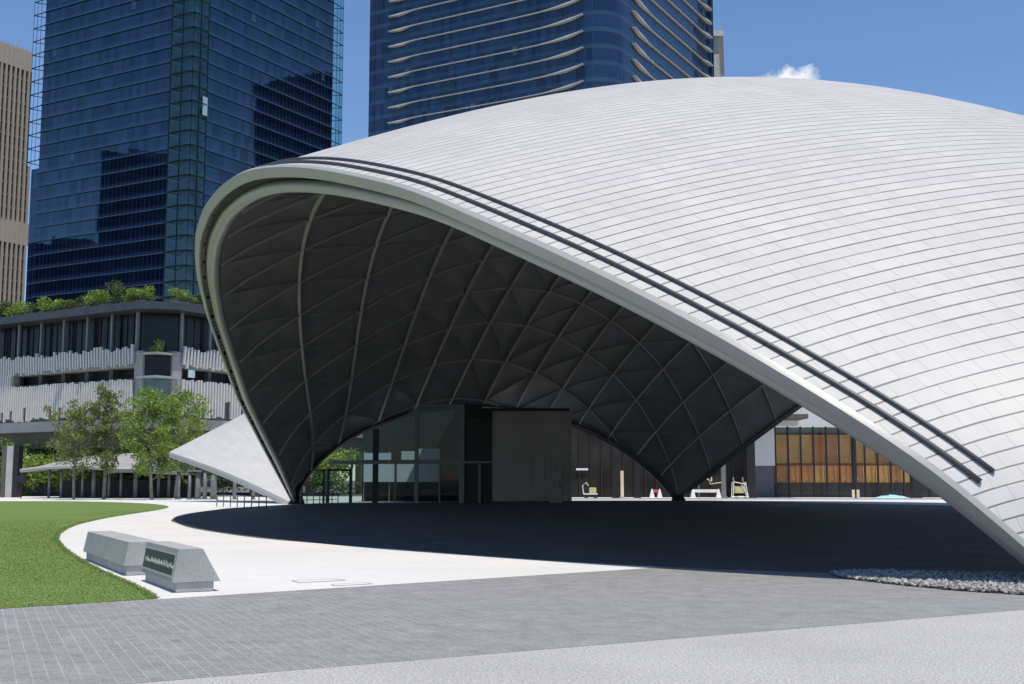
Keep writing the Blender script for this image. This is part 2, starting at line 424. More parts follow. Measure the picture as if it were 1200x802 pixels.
def cr(P, k):
    """Catmull-Rom refine along axis 0"""
    n = P.shape[0]; Pe = np.concatenate([2 * P[:1] - P[1:2], P, 2 * P[-1:] - P[-2:-1]])
    x = np.linspace(0, n - 1, (n - 1) * k + 1); i = np.minimum(x.astype(int), n - 2); t = (x - i).reshape((-1,) + (1,) * (P.ndim - 1))
    p0, p1, p2, p3 = Pe[i], Pe[i + 1], Pe[i + 2], Pe[i + 3]
    return .5 * (2 * p1 + (p2 - p0) * t + (2 * p0 - 5 * p1 + 4 * p2 - p3) * t ** 2 + (3 * p1 - p0 - 3 * p2 + p3) * t ** 3)
G = cr(cr(G0, 3).transpose(1, 0, 2), 4).transpose(1, 0, 2)
nu, nv = G.shape[:2]
du = np.gradient(G, axis=0); dv = np.gradient(G, axis=1)
NRM = np.cross(du, dv); NRM /= np.linalg.norm(NRM, axis=2, keepdims=True) + 1e-12
NRM[NRM[..., 2].mean() * NRM[..., 2] < 0] *= 1
if NRM[..., 2].mean() < 0: NRM = -NRM
# corner normals are degenerate: borrow a neighbour's
for (i, j, k, l) in ((0, 0, 2, 2), (nu - 1, 0, nu - 3, 2), (0, nv - 1, 2, nv - 3), (nu - 1, nv - 1, nu - 3, nv - 3)): NRM[i, j] = NRM[k, l]

shell = empty('shell_pavilion', (A[0], A[1], 0), 'large white shell canopy clad in lapped metal courses over a dark arched entrance', 'pavilion')
# courses: measured as sweeps about a low centre near the near springing point
cc0, ww0 = np.array([20.675, 31.772, -56.52]), np.array([1, 1, .928])
def course_uv(P):
    d = P - cc0; V = np.sqrt((d * d * ww0).sum(-1)) / .214
    ang = np.arctan2(d[..., 0], d[..., 1] + 30.0); U = ang * 48.0 / 1.12
    return np.stack([U, V], -1)
flipG = np.cross(du[nu // 2, nv // 2], dv[nu // 2, nv // 2])[2] < 0
mb = MB(); mb.grid(G, flip=flipG)
mb.build('roof_cladding', M['clad'], shell, True, uv=course_uv(G.reshape(-1, 3)))

# --- entrance rim: band, recess, bull-nose, swept along the arch
rimc = G[:, 0]; T = np.gradient(rimc, axis=0); T /= np.linalg.norm(T, axis=1, keepdims=True)
Din = np.cross(NPL, T); mid = (A + B) / 2 + eAB * 4
sgn = np.sign(((mid - rimc[nu // 2]) @ Din[nu // 2])); Din = Din * sgn
uu = np.linspace(0, 1, nu)
sc_ = .92 * np.interp(uu, [0, .02, .08, .34, .50, .85, .93, .97, 1], [.22, .38, .64, .74, .98, 1.10, 1.06, .95, .75])
# the rim section changes along the arch: deep stepped section on the left leg, flat open section on the long right leg
SECL = dict(lip=[(-.015, -.35), (-.028, -.10), (-.03, .05)], front=[(-.03, .05), (.16, .055), (.34, .05)], under=[(.34, .05), (.36, -.02), (.37, -.09), (.16, -.12)],
            rec=[(.16, -.12), (.14, -.24), (.16, -.35), (.38, -.37)],
            nose=[(.38, -.39), (.42, -.33), (.50, -.285), (.60, -.275), (.72, -.29), (.84, -.35), (.93, -.44), (.99, -.55), (1.01, -.66), (.99, -.77), (.95, -.85)])
SECR = dict(lip=[(-.012, -.14), (-.02, -.06), (-.02, .0)], front=[(-.02, .0), (.17, .006), (.36, .0)], under=[(.36, .0), (.365, -.05), (.37, -.10), (.22, -.13)],
            rec=[(.22, -.13), (.20, -.30), (.30, -.46), (.80, -.50)],
            nose=[(.80, -.46), (.81, -.38), (.85, -.31), (.92, -.265), (1.0, -.25), (1.09, -.26), (1.17, -.31), (1.22, -.40), (1.24, -.54), (1.22, -.72), (1.12, -.88)])
wsec = np.clip((uu - .40) / .32, 0, 1); wsec = wsec * wsec * (3 - 2 * wsec)
def sweep(key, one=None):
    a = np.array(SECL[key] if one is None else one); b = np.array(SECR[key]) if one is None else a
    pf = a[None] * (1 - wsec)[:, None, None] + b[None] * wsec[:, None, None]
    return rimc[:, None] + sc_[:, None, None] * (Din[:, None] * pf[..., :1] + NPL[None, None] * pf[..., 1:])
for key, nm, mt in (('lip', 'rim_band', 'fascia'), ('front', 'rim_band', 'fascia'), ('under', 'rim_band', 'fascia'), ('rec', 'rim_recess', 'groove'), ('nose', 'rim_nose', 'fascia')):
    MB().grid(sweep(key), True).build(nm, M[mt], shell, True)
for k in range(3, 92):
    u_ = .62 * k / 92; i = int(u_ * (nu - 1)); t_ = T[i]; br = MB()
    a = sweep(None, [(.17, -.34), (.37, -.35), (.36, -.12), (.17, -.14)])[i]
    br.hexa([p - t_ * .05 for p in a], [p + t_ * .05 for p in a]); br.build('rim_bracket', M['fascia'], shell)

# --- ceiling
noseend = sweep('nose')[:, -1] + Din * .02 - NPL[None] * .02
vv = np.linspace(0, 1, nv)[None, :, None]
CE = G - NRM * (.42 + .45 * np.exp(-vv / .03))
CE = CE + np.exp(-vv / .05) * (noseend[:, None] - CE[:, :1])
# keep the feet together
CE[..., 2] = np.maximum(CE[..., 2], .02)

# triangulated rib lattice in the shell's own coordinates
VR = np.array([0, .077, .161, .262, .347, .428, .505, .580, .652, .726, .798, .871, .938, 1.0])
BASE = np.array([.040, .046, .050, .063, .070, .071, .066, .055, .042, .028, .011, -.011, -.032, -.052])
DU = .057
def smp(Arr, u, v):
    x = min(max(u, 0), 1) * (nu - 1); y = min(max(v, 0), 1) * (nv - 1)
    i, j = min(int(x), nu - 2), min(int(y), nv - 2); a, b = x - i, y - j
    return Arr[i, j] * (1 - a) * (1 - b) + Arr[i + 1, j] * a * (1 - b) + Arr[i, j + 1] * (1 - a) * b + Arr[i + 1, j + 1] * a * b
def node(k, n): return BASE[k] + DU * n, VR[k]
# coffers: the ceiling skin bows a little between ribs
UU = np.linspace(0, 1, nu)[:, None] * np.ones((1, nv)); VV = np.ones((nu, 1)) * np.linspace(0, 1, nv)[None]
kf = np.interp(VV, VR, np.arange(14)); bb = np.interp(kf, np.arange(14), BASE)
pa = (UU - bb) / DU
sh2 = np.where(kf < 6, 1.0, -1.0)
tri = lambda x: np.abs(x - np.round(x))
cof = np.minimum(np.minimum(tri(kf), tri(pa)), tri(pa + sh2 * kf)) * 3.0
CE2 = CE + NRM * (cof * (.36 - .26 * np.clip((VV - .3) / .3, 0, 1)) * np.clip(VV / .03, 0, 1))[..., None]
MB().grid(CE2, flip=not flipG).build('ceiling_panelling', M['ceiling'], shell, True)
def rib(uvs, wid, dep, mat='rib'):
    P, N_ = [], []
    for (u0, v0), (u1, v1) in zip(uvs[:-1], uvs[1:]):
        m = max(2, int(math.hypot((u1 - u0) * 70, (v1 - v0) * 35) / .7))
        for q in range(m):
            t = q / m; P.append(smp(CE, u0 + (u1 - u0) * t, v0 + (v1 - v0) * t)); N_.append(smp(NRM, u0 + (u1 - u0) * t, v0 + (v1 - v0) * t))
    P.append(smp(CE, *uvs[-1])); N_.append(smp(NRM, *uvs[-1]))
    P = np.array(P); N_ = np.array(N_); N_ /= np.linalg.norm(N_, axis=1, keepdims=True)
    if len(P) < 3: return
    t = np.gradient(P, axis=0); t /= np.linalg.norm(t, axis=1, keepdims=True) + 1e-9
    S = np.cross(t, N_)
    prof = [(-.5, .12), (-.42, -.55), (-.2, -1), (.2, -1), (.42, -.55), (.5, .12)]
    Gp = np.stack([P + S * wid * a + N_ * dep * b for a, b in prof], 1)
    MB().grid(Gp).build('rib', M[mat], shell, False)
def chain(n, mode):
    out = []
    nn = float(n)
    for k in range(14):
        u, v = node(k, nn); 
        if mode and k > 0: pass
        out.append((u, v))
        if mode: nn += -1 if k < 6 else 1
    return out
def clipc(c):
    segs, cur = [], []
    for k, (u, v) in enumerate(c):
        if 0.004 <= u <= .995: 
            if not cur and k > 0:
                u0, v0 = c[k - 1]; lim = .004 if u0 < .004 else .995
                if u != u0: t = (lim - u0) / (u - u0); cur.append((lim, v0 + (v - v0) * t))
            cur.append((u, v))
        elif cur:
            u0, v0 = cur[-1]; lim = .004 if u < .004 else .995; t = (lim - u0) / (u - u0); cur.append((lim, v0 + (v - v0) * t)); segs.append(cur); cur = []
    if cur: segs.append(cur)
    return [s_ for s_ in segs if len(s_) > 1]
for k in range(1, 13): rib([(max(.006, .0), VR[k])] + [(x, VR[k]) for x in np.linspace(.03, .97, 24)] + [(.994, VR[k])], .135, .16)
for n in range(-1, 19):
    for s_ in clipc(chain(n, 0)): rib(s_, .10, .11, 'rib2')
for n in range(-1, 25):
    for s_ in clipc(chain(n, 1)): rib(s_, .06, .06, 'fold')

# --- other edges
def edge_beam(Go, Gi, out, mat, name='edge_beam', ext=.16):
    t = np.gradient(Go, axis=0); t /= np.linalg.norm(t, axis=1, keepdims=True) + 1e-9
    n_ = Go - Gi; n_ = n_ / (np.linalg.norm(n_, axis=1, keepdims=True) + 1e-9)
    o_ = np.cross(t, n_); o_ *= np.sign((o_ @ out).mean())
    pr = [Go + n_ * .03 - o_ * .10, Go + n_ * .03 + o_ * ext, Gi - n_ * .14 + o_ * ext, Gi - n_ * .14 - o_ * .22]
    Gp = np.stack(pr + [pr[0]], 1); MB().grid(Gp).build(name, mat, shell)
edge_beam(G[:, -1], CE[:, -1], np.array([.5, .8, 0]), M['edgegrey'])
edge_beam(G[-1], CE[-1], np.array([.9, -.4, 0]), M['fascia'])
edge_beam(G[0], CE[0], np.array([-.44, .9, 0]), M['edgegrey'])
# --- twin snow-guard rails on the roof, parallel to the rim
for vofs, u1 in ((.0072, .975), (.0128, .976)):
    path = []
    for u_ in np.linspace(.30, u1, 150):
        path.append(smp(G, u_, vofs) + smp(NRM, u_, vofs) * .035)
    MB().tube(path, (.048 if vofs < .01 else .042), 8).build('roof_rail', M['pipe'], shell, True)
# --- steel feet
for P_, d_ in ((A, np.array([.3, -.2, 0])), (Cc, np.array([.1, -.4, 0])), (B, np.array([.2, .5, 0]))):
    f_ = MB(); c_ = P_ + d_
    f_.hexa([c_ + np.array(q) for q in ((-.55, -.5, .006), (.55, -.5, .006), (.55, .5, .006), (-.55, .5, .006))], [c_ + np.array(q) for q in ((-.3, -.28, .5), (.3, -.28, .5), (.35, .3, .62), (-.35, .3, .62))])
    f_.build('foot', M['dark'], shell, bevel=.03)

# --- side wing: the outer skin flaring past the left foot
Tp = at(199, 530, 98.0); Gp_ = at(318, 468, 99.0); A0 = A + np.array([-.2, .3, .12])
def wing():
    n, m = 40, 30; W_ = np.zeros((n, m, 3))
    Bk = at(345, 560, 100)
    for i in range(n):
        t = i / (n - 1)
        lo = A0 * (1 - t) + Tp * t + np.array([.35, 0, .10]) * math.sin(math.pi * t)          # lower lip, foot to tip
        hi = (A0 + np.array([.3, .4, .0])) * (1 - t) + Gp_ * t + np.array([0, 2.0, 0]) * math.sin(math.pi * t)
        for j in range(m):
            s_ = j / (m - 1)
            p = lo * (1 - s_) + hi * s_
            p = p + np.array([.1, .3, .06]) * math.sin(math.pi * s_) * t                        # barely curved
            W_[i, j] = p
    return W_
Wg = wing()
wu_ = np.gradient(Wg, axis=0); wv_ = np.gradient(Wg, axis=1); wn__ = np.cross(wu_, wv_); wn__ /= np.linalg.norm(wn__, axis=2, keepdims=True) + 1e-9
fl = wn__[20, 15] @ np.array([-.3, -.9, .5]) < 0
if fl: wn__ = -wn__
dW = np.linalg.norm(Wg - A0, axis=2) / .5
MB().grid(Wg, flip=fl).build('wing_cladding', M['wingclad'], shell, True, uv=np.stack([np.tile(np.linspace(0, 14, 30), 40) * .6, dW.ravel()], 1))
Ws = Wg - wn__ * .40
Ws[:, :, 2] = np.maximum(Ws[:, :, 2], .03)
MB().grid(Ws, flip=not fl).build('wing_soffit', M['ceiling'], shell, True)
def strip(a, b, name, mat, bul):
    d = (a - b) / 2; c_ = (a + b) / 2; th = np.linspace(0, math.pi, 9)
    Gq = np.stack([c_ + d * math.cos(x) + bul * math.sin(x) for x in th], 1); MB().grid(Gq).build(name, mat, shell, True)
strip(Wg[:, 0], Ws[:, 0], 'wing_lip', M['fascia'], np.array([-.12, -.06, -.22]))
strip(Wg[-1, :], Ws[-1, :], 'wing_lip', M['fascia'], np.array([-.35, .25, 0]))

# --- floor under the canopy (a dark basalt floor drawn out to the shell's shadow outline, painting that shadow darker)
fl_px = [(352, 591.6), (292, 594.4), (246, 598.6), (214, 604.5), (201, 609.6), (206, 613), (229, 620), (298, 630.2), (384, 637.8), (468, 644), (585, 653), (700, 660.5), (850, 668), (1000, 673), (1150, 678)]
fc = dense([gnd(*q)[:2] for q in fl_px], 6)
sheet('pavilion_floor_shadow', fc + [B[:2] + np.array([2.5, 1.0]), E3[:2] + np.array([1, 0]), np.array([30, 80]), Cc[:2] + np.array([3, 1.5]), Cc[:2] + np.array([-4, .5]), A[:2] + np.array([2, 2])], 0.009, M['basalt_shadow'])

# ------------------------------------------------------------------ gravel at the near foot
def gravel():
    px = [(972, 673.5), (1010, 671), (1100, 674), (1210, 676), (1300, 679), (1300, 712), (1205, 698.5), (1120, 693), (1040, 685), (990, 679)]
    poly = [gnd(*q)[:2] for q in px]
    sheet('gravel_bed', poly, .012, M['groundgravel'])
    g = np.random.default_rng(5); P = np.array(poly); lo, hi = P.min(0), P.max(0)
    n = 60000; X = g.uniform(lo[0], hi[0], n); Y = g.uniform(lo[1], hi[1], n); ok = inside(poly, X, Y); X, Y = X[ok][:9500], Y[ok][:9500]
    base = np.array([(1, 0, 0), (-1, 0, 0), (0, 1, 0), (0, -1, 0), (0, 0, 1), (0, 0, -1)], float)
    fs = [(0, 2, 4), (2, 1, 4), (1, 3, 4), (3, 0, 4), (2, 0, 5), (1, 2, 5), (3, 1, 5), (0, 3, 5)]
    mb = MB()
    for x, y in zip(X, Y):
        s_ = g.uniform(.018, .048); a = g.uniform(0, 6.28); q = base * (s_ * g.uniform(.8, 1.4), s_ * g.uniform(.7, 1.1), s_ * g.uniform(.5, .8)) + g.normal(0, s_ * .22, (6, 3))
        th = g.uniform(-.6, .6); ca, sa, ct, st = math.cos(a), math.sin(a), math.cos(th), math.sin(th)
        Rm = np.array([[ca, -sa, 0], [sa, ca, 0], [0, 0, 1]]) @ np.array([[1, 0, 0], [0, ct, -st], [0, st, ct]])
        mb.add(q @ Rm.T + (x, y, .03 + g.uniform(0, .03)), fs)
    t = NT('loose gravel stone'); r_ = t.n('ShaderNodeNewGeometry').outputs['Random Per Island']
    t.set(Base_Color=t.mix(r_, (.13, .125, .115, 1), (.52, .505, .475, 1)), Roughness=.85)
    tag(mb.build('gravel', t.m), 'loose grey and white gravel bed beside the canopy foot', 'gravel', kind='stuff')
M['groundgravel'] = simple('gravel base', (.10, .10, .10), .9)
gravel()

# ------------------------------------------------------------------ sign stones
def stone_mat():
    t = NT('speckled grey granite block'); p = t.geo()
    a = t.ramp(t.noise(34, 5, p, .8), .35, .65); b = t.ramp(t.noise(1.4, 5, p), .3, .7, .88, 1.08)
    c = t.mix(a, (.32, .315, .305, 1), (.46, .455, .44, 1))
    t.set(Base_Color=t.n('ShaderNodeVectorMath', {0: c, 'Scale': b}, operation='SCALE').outputs[0], Roughness=.85)
    t.bump(t.noise(45, 4, p, .7), .3, .01); return t.m
M['stone'] = stone_mat()
def quadblock(c, ax, ay, poly0, z0, poly1, z1):
    mb = MB(); mb.hexa([c + ax * a + ay * b + np.array([0, 0, z0]) for a, b in poly0], [c + ax * a + ay * b + np.array([0, 0, z1]) for a, b in poly1]); return mb

def stones():
    # shared axes: the long faces run back to the upper left in plan
    def make(name, pL, pR, pE, topz, zb, lab, cat, batter, withsign):
        L, Rr, Ee = gnd(*pL), gnd(*pR), gnd(*pE)          # base corners: far left, near, right end
        ax = (Rr - L); Lx = np.linalg.norm(ax); ax /= Lx
        ay = np.array([-ax[1], ax[0], 0])                 # away from the viewer, to the right
        if ay[0] < 0: ay = -ay
        Ly = abs((Ee - Rr) @ ay); Ly = max(Ly, .5); batter = batter * Ly
        root = empty(name, (L + Rr) / 2, lab, cat)
        ov = .10                                           # overhang of the block over its recessed plinth
        pl = [(0.0, 0.0), (Lx, 0.0), (Lx, Ly), (0.0, Ly)]
        quadblock(L, ax, ay, pl, .006, pl, zb).build('plinth', M['stone'], root, bevel=.008)
        lo = [(-ov, -ov * .6), (Lx + ov * .3, -ov * .6), (Lx + ov * .3, Ly + ov), (-ov, Ly + ov)]
        hi = [(-ov * .6, .02), (Lx + ov * .2, .02), (Lx + ov * .2, Ly + ov - batter), (-ov * .6, Ly + ov - batter)]
        quadblock(L, ax, ay, lo, zb + .002, hi, topz).build('block', M['stone'], root, bevel=.008)
        return root, L, ax, ay, Lx, Ly, ov
    make('stone_bench', (101, 656), (148, 675), (168, 675), .60, .17, 'longer plain grey granite block standing behind the inscribed stone', 'stone block', .12, False)
    root, L, ax, ay, Lx, Ly, ov = make('sign_stone', (170, 681), (206, 695), (247, 692), .66, .15, 'grey granite block with dark inset sign panel on its front', 'sign stone', .50, True)
    # panel sits on the front face, which leans back very slightly
    z0, z1 = .25, .56; f0 = -ov * .6; f1 = .02; zb = .15; topz = .66
    def fp(a, z, off): return L + ax * a + ay * (f0 + (f1 - f0) * (z - zb) / (topz - zb) - off) + np.array([0, 0, z])
    a0, a1 = .02, Lx - .08
    fr_ = MB()
    for (p, q, r_, s_) in ((a0 - .03, a1 + .03, z0 - .03, z0), (a0 - .03, a1 + .03, z1, z1 + .012), (a0 - .03, a0, z0, z1), (a1, a1 + .03, z0, z1)):
        fr_.hexa([fp(p, r_, .012), fp(q, r_, .012), fp(q, r_, -.01), fp(p, r_, -.01)], [fp(p, s_, .012), fp(q, s_, .012), fp(q, s_, -.01), fp(p, s_, -.01)])
    pn = MB(); pn.hexa([fp(a0, z0, .006), fp(a1, z0, .006), fp(a1, z0, -.01), fp(a0, z0, -.01)], [fp(a0, z1, .006), fp(a1, z1, .006), fp(a1, z1, -.01), fp(a0, z1, -.01)])
    t = NT('dark green sign plate'); t.set(Base_Color=(.014, .022, .016, 1), Roughness=.45, Specular_IOR_Level=.3); M['plate'] = t.m
    panel = pn.build('sign_panel', t.m, root)
    fr_.build('panel_frame', M['fascia'], root)
    le = MB(); g = random.Random(8); a = a0 + .10
    while a < a1 - .03:
        wd = g.uniform(.022, .045); zc = .385 + g.uniform(-.012, .012)
        for k in range(g.choice((2, 3, 3))):               # worn pale strokes, too small to read
            b = a + g.uniform(0, wd * .7); h = g.uniform(.025, .07); z_ = zc + g.uniform(-.03, .0)
            ww_ = g.uniform(.006, .02) if k else wd; hh = h if k else .012
            le.hexa([fp(b, z_, .010), fp(b + ww_, z_, .010), fp(b + ww_, z_, .007), fp(b, z_, .007)], [fp(b, z_ + hh, .010), fp(b + ww_, z_ + hh, .010), fp(b + ww_, z_ + hh, .007), fp(b, z_ + hh, .007)])
        a += wd + g.uniform(.008, .03)
    le.build('lettering', M['white'], panel)
stones()
# flush access covers in the plaza
def cover(px, lab):
    q = [gnd(*p) for p in px]; c = sum(q) / 4; root = empty('access_cover', c, lab, 'access cover', 'flush covers in the white paving')
    m = MB(); m.add([p + np.array([0, 0, .006]) for p in q], [(0, 1, 2, 3)]); o = m.build('cover_plate', M['plaza'], root)
    if o.data.polygons[0].normal.z < 0: o.data.flip_normals()
    e = MB()
    for i in range(4): 
        a, b = q[i], q[(i + 1) % 4]; d = (b - a) / np.linalg.norm(b - a); n_ = np.array([-d[1], d[0], 0])
        e.hexa([a - n_ * .007 + (0, 0, .002), b - n_ * .007 + (0, 0, .002), b + n_ * .007 + (0, 0, .002), a + n_ * .007 + (0, 0, .002)], [a - n_ * .007 + (0, 0, .011), b - n_ * .007 + (0, 0, .011), b + n_ * .007 + (0, 0, .011), a + n_ * .007 + (0, 0, .011)])
    e.build('cover_frame', M['concrete'], root)
cover([(352, 683.5), (405, 680.5), (392, 678.8), (342, 681.2)], 'larger flush access cover in white paving, left of the smaller one')
cover([(392, 687.2), (436, 684.8), (428, 683.4), (388, 685.6)], 'smaller flush access cover in white paving nearest the grey setts')

# ------------------------------------------------------------------ city grid
AZL, AZR = R(-60.5), R(29.5)
dL = np.array([math.sin(AZL), math.cos(AZL), 0]); dR = np.array([math.sin(AZR), math.cos(AZR), 0]); Z = np.array([0, 0, 1.])
nL = -dR; nR = np.array([dR[1], -dR[0], 0]); nR = -dL                # outward normals of the left and right faces
def along(c, d, px, py):
    r = ray(px, py); k = r[0] / r[1]; return (k * c[1] - c[0]) / (d[0] - k * d[1])

def facade_mat(name, glassc, floor, bay, z0, origin, line=(.03, .04, .05), lt=.06, spec=.5, lit=.0, mull=.05, tint=(1, 1, 1), vary=.5, wob=.003, spc=None):
    """glass curtain wall: panes vary, floors and mullions come from world position along the face"""
    t = NT(name); p = t.geo()
    rel = t.n('ShaderNodeVectorMath', {0: p, 1: tuple(origin)}, operation='SUBTRACT').outputs[0]
    sl = t.n('ShaderNodeVectorMath', {0: rel, 1: tuple(dL)}, operation='DOT_PRODUCT').outputs['Value']
    sr = t.n('ShaderNodeVectorMath', {0: rel, 1: tuple(dR)}, operation='DOT_PRODUCT').outputs['Value']
    s = t.math('DIVIDE', t.math('ADD', sl, sr), bay)
    zz = t.n('ShaderNodeSeparateXYZ', {0: rel}).outputs[2]
    f = t.math('DIVIDE', t.math('SUBTRACT', zz, z0), floor)
    fs, ff = t.math('FRACT', s), t.math('FRACT', f)
    cell = t.n('ShaderNodeCombineXYZ', {0: t.math('FLOOR', s), 1: t.math('FLOOR', f)}).outputs[0]
    wn_ = t.n('ShaderNodeTexWhiteNoise', {'Vector': cell}, noise_dimensions='2D').outputs['Value']
    colr = t.mix(t.math('MULTIPLY', wn_, vary), c4(glassc), c4(tuple(x * .45 for x in glassc)))
    # a spandrel zone at each floor and pale blinds drawn in a few panes
    sp = t.math('LESS_THAN', ff, .26)
    colr = t.mix(t.math('MULTIPLY', sp, .6), colr, c4(spc or tuple(x * 2.6 for x in glassc)))
    bl = t.math('MULTIPLY', t.math('GREATER_THAN', wn_, 1 - lit), t.math('GREATER_THAN', ff, .45))
    colr = t.mix(t.math('MULTIPLY', bl, .6), colr, (.14, .17, .20, 1))
    m1 = t.math('LESS_THAN', fs, mull); m2 = t.math('LESS_THAN', ff, lt)
    colr = t.mix(t.math('MULTIPLY', m1, .7), colr, c4(line)); colr = t.mix(m2, colr, c4(line))
    edge = t.math('MAXIMUM', m1, m2)
    t.set(Base_Color=colr, Roughness=t.ramp(edge, 0, 1, .02, .4), IOR=1.64, Specular_IOR_Level=t.ramp(wn_, 0, 1, spec, spec * .62), Specular_Tint=c4(tint))
    # each pane sits a hair out of true
    w2 = t.n('ShaderNodeTexWhiteNoise', {'Vector': cell}, noise_dimensions='2D').outputs['Color']
    nn = t.n('ShaderNodeVectorMath', {0: w2, 1: (.5, .5, .5)}, operation='SUBTRACT').outputs[0]
    nn = t.n('ShaderNodeVectorMath', {0: nn, 'Scale': wob}, operation='SCALE').outputs[0]
    no = t.n('ShaderNodeNewGeometry').outputs['Normal']
    t.set(Normal=t.n('ShaderNodeVectorMath', {0: t.n('ShaderNodeVectorMath', {0: no, 1: nn}, operation='ADD').outputs[0]}, operation='NORMALIZE').outputs[0])
    return t.m

# ---- left glass tower
def left_tower():
    Yc = 300.0; H = 190.0
    c = at(222, 200, Yc); c[2] = 0
    root = empty('glass_tower', c, 'dark blue glass tower with teal corner atrium at left', 'office tower')
    w1 = along(c, dL, 50, 100); w2 = along(c, dR, 389, 150)
    cut = 3.6                                              # recessed chamfer corner
    a = c + dL * cut; b = c + dR * cut
    FH = 3.93
    mat = facade_mat('blue curtain wall', (.007, .016, .040), FH, 1.55, 1.0, c, lt=.05, spec=1.0, tint=(.55, .78, 1.0), lit=.004)
    far1 = c + dL * w1; far2 = c + dR * w2; back = far1 + dR * w2
    m = MB(); m.prism([p[:2] for p in (a, b, far2, back, far1)], 0, H); m.build('facade', mat, root)
    # lower floors step out a little beyond the left edge
    zst = zat(42, 197, 300 + w1 * dL[1])
    w1b = along(c, dL, 33, 260)
    m = MB(); m.prism([p[:2] for p in (far1 + dR * .3, far1 + dR * (w2 - 1), far1 + dL * (w1b - w1) + dR * (w2 - 1), far1 + dL * (w1b - w1) + dR * .3)], 0, zst); m.build('lower_wing', mat, root)
    # horizontal ledges on both faces
    led = simple('blue grey ledge metal', (.07, .13, .19), .35, .4)
    m = MB(); z = 1.0
    while z < H:
        for (s0, s1, d, n_) in ((cut + .5, w1, dL, nL), (cut + .5, w2, dR, nR)):
            p = c + d * (s0 + s1) / 2 + n_ * .14 + Z * z
            ln_ = s1 - s0; m.hexa([p - d * ln_ / 2 - n_ * .13, p + d * ln_ / 2 - n_ * .13, p + d * ln_ / 2 + n_ * .25, p - d * ln_ / 2 + n_ * .25], [q + Z * .22 for q in (p - d * ln_ / 2 - n_ * .13, p + d * ln_ / 2 - n_ * .13, p + d * ln_ / 2 + n_ * .25, p - d * ln_ / 2 + n_ * .25)])
        z += FH
    m.build('floor_ledges', led, root)
    # teal glass screens flanking the corner, with a lattice ring at each floor
    teal = simple('teal corner glass', (.014, .055, .068), .05, 0, .3, .15, spec=.8)
    m = MB()
    v = c - (dL + dR) * .2
    lft, rgt = c + dL * 7.0 + nL * .9, c + dR * 4.6 + nR * .9
    apex = c + (nL + nR) * .55
    m.add([lft, apex, apex + Z * H, lft + Z * H], [(0, 1, 2, 3)]); m.add([apex, rgt, rgt + Z * H, apex + Z * H], [(0, 1, 2, 3)])
    for k, (p, q) in enumerate(((lft, apex), (apex, rgt))):
        pass
    m.build('corner_atrium', teal, root)
    m = MB(); z = 1.0; rail = simple('dark teal rail', (.012, .035, .042), .4, .3)
    while z < H:
        for (p, q) in ((lft, apex), (apex, rgt)):
            o1 = (nL + nR) * .25
            m.tube([p + o1 + Z * z, (p + q) / 2 + o1 * 2 + Z * (z + .1), q + o1 + Z * z], .16, 4)
            m.tube([p + o1 + Z * (z + .1), (p + q) / 2 + o1 * 2 + Z * (z - 1.1), q + o1 + Z * (z + .1)], .13, 4)
        z += FH
    for s_ in (0, .5, 1):
        for (p, q) in ((lft, apex), (apex, rgt)):
            x = p + (q - p) * s_ + (nL + nR) * .12; m.tube([x, x + Z * H], .09, 4)
    m.build('atrium_rail', rail, root)
    m = MB(); x = rgt + (nL + nR) * .3 - dR * .7; zb = zat(238, 122, 300); m.box(x + Z * (zb + .2), (1.7, .1, 5.0), AZR + math.pi / 2); m.build('lit_pane', simple('pale blind pane', (.45, .60, .58), .5), root)
    # glass fins projecting past each outer edge, with a triangular bracket per floor
    for (p, d, n_, L_, z0) in ((far2, dR, nR, 4.2, 0), (far1, dL, nL, 4.4, zst + 1)):
        m = MB(); a_, b_ = p + n_ * .1, p + d * L_ + n_ * .4
        m.add([a_ + Z * z0, b_ + Z * z0, b_ + Z * H, a_ + Z * H], [(0, 1, 2, 3)]); m.build('edge_fin', M['finglass'], root)
        m = MB(); z = 1.0 + FH * math.ceil((z0 - 1) / FH)
        while z < H:
            m.tube([a_ + Z * z, b_ + Z * (z - .3)], .16, 4); m.tube([a_ + Z * (z - 1.6), b_ + Z * (z - .35)], .12, 4); z += FH
        for s_ in (.35, .7, 1.0): m.tube([a_ + (b_ - a_) * s_ + Z * z0, a_ + (b_ - a_) * s_ + Z * H], .07, 4)
        m.build('fin_bracket', rail, root)
    return c, w1, w2
tc0, tw1, tw2 = left_tower()

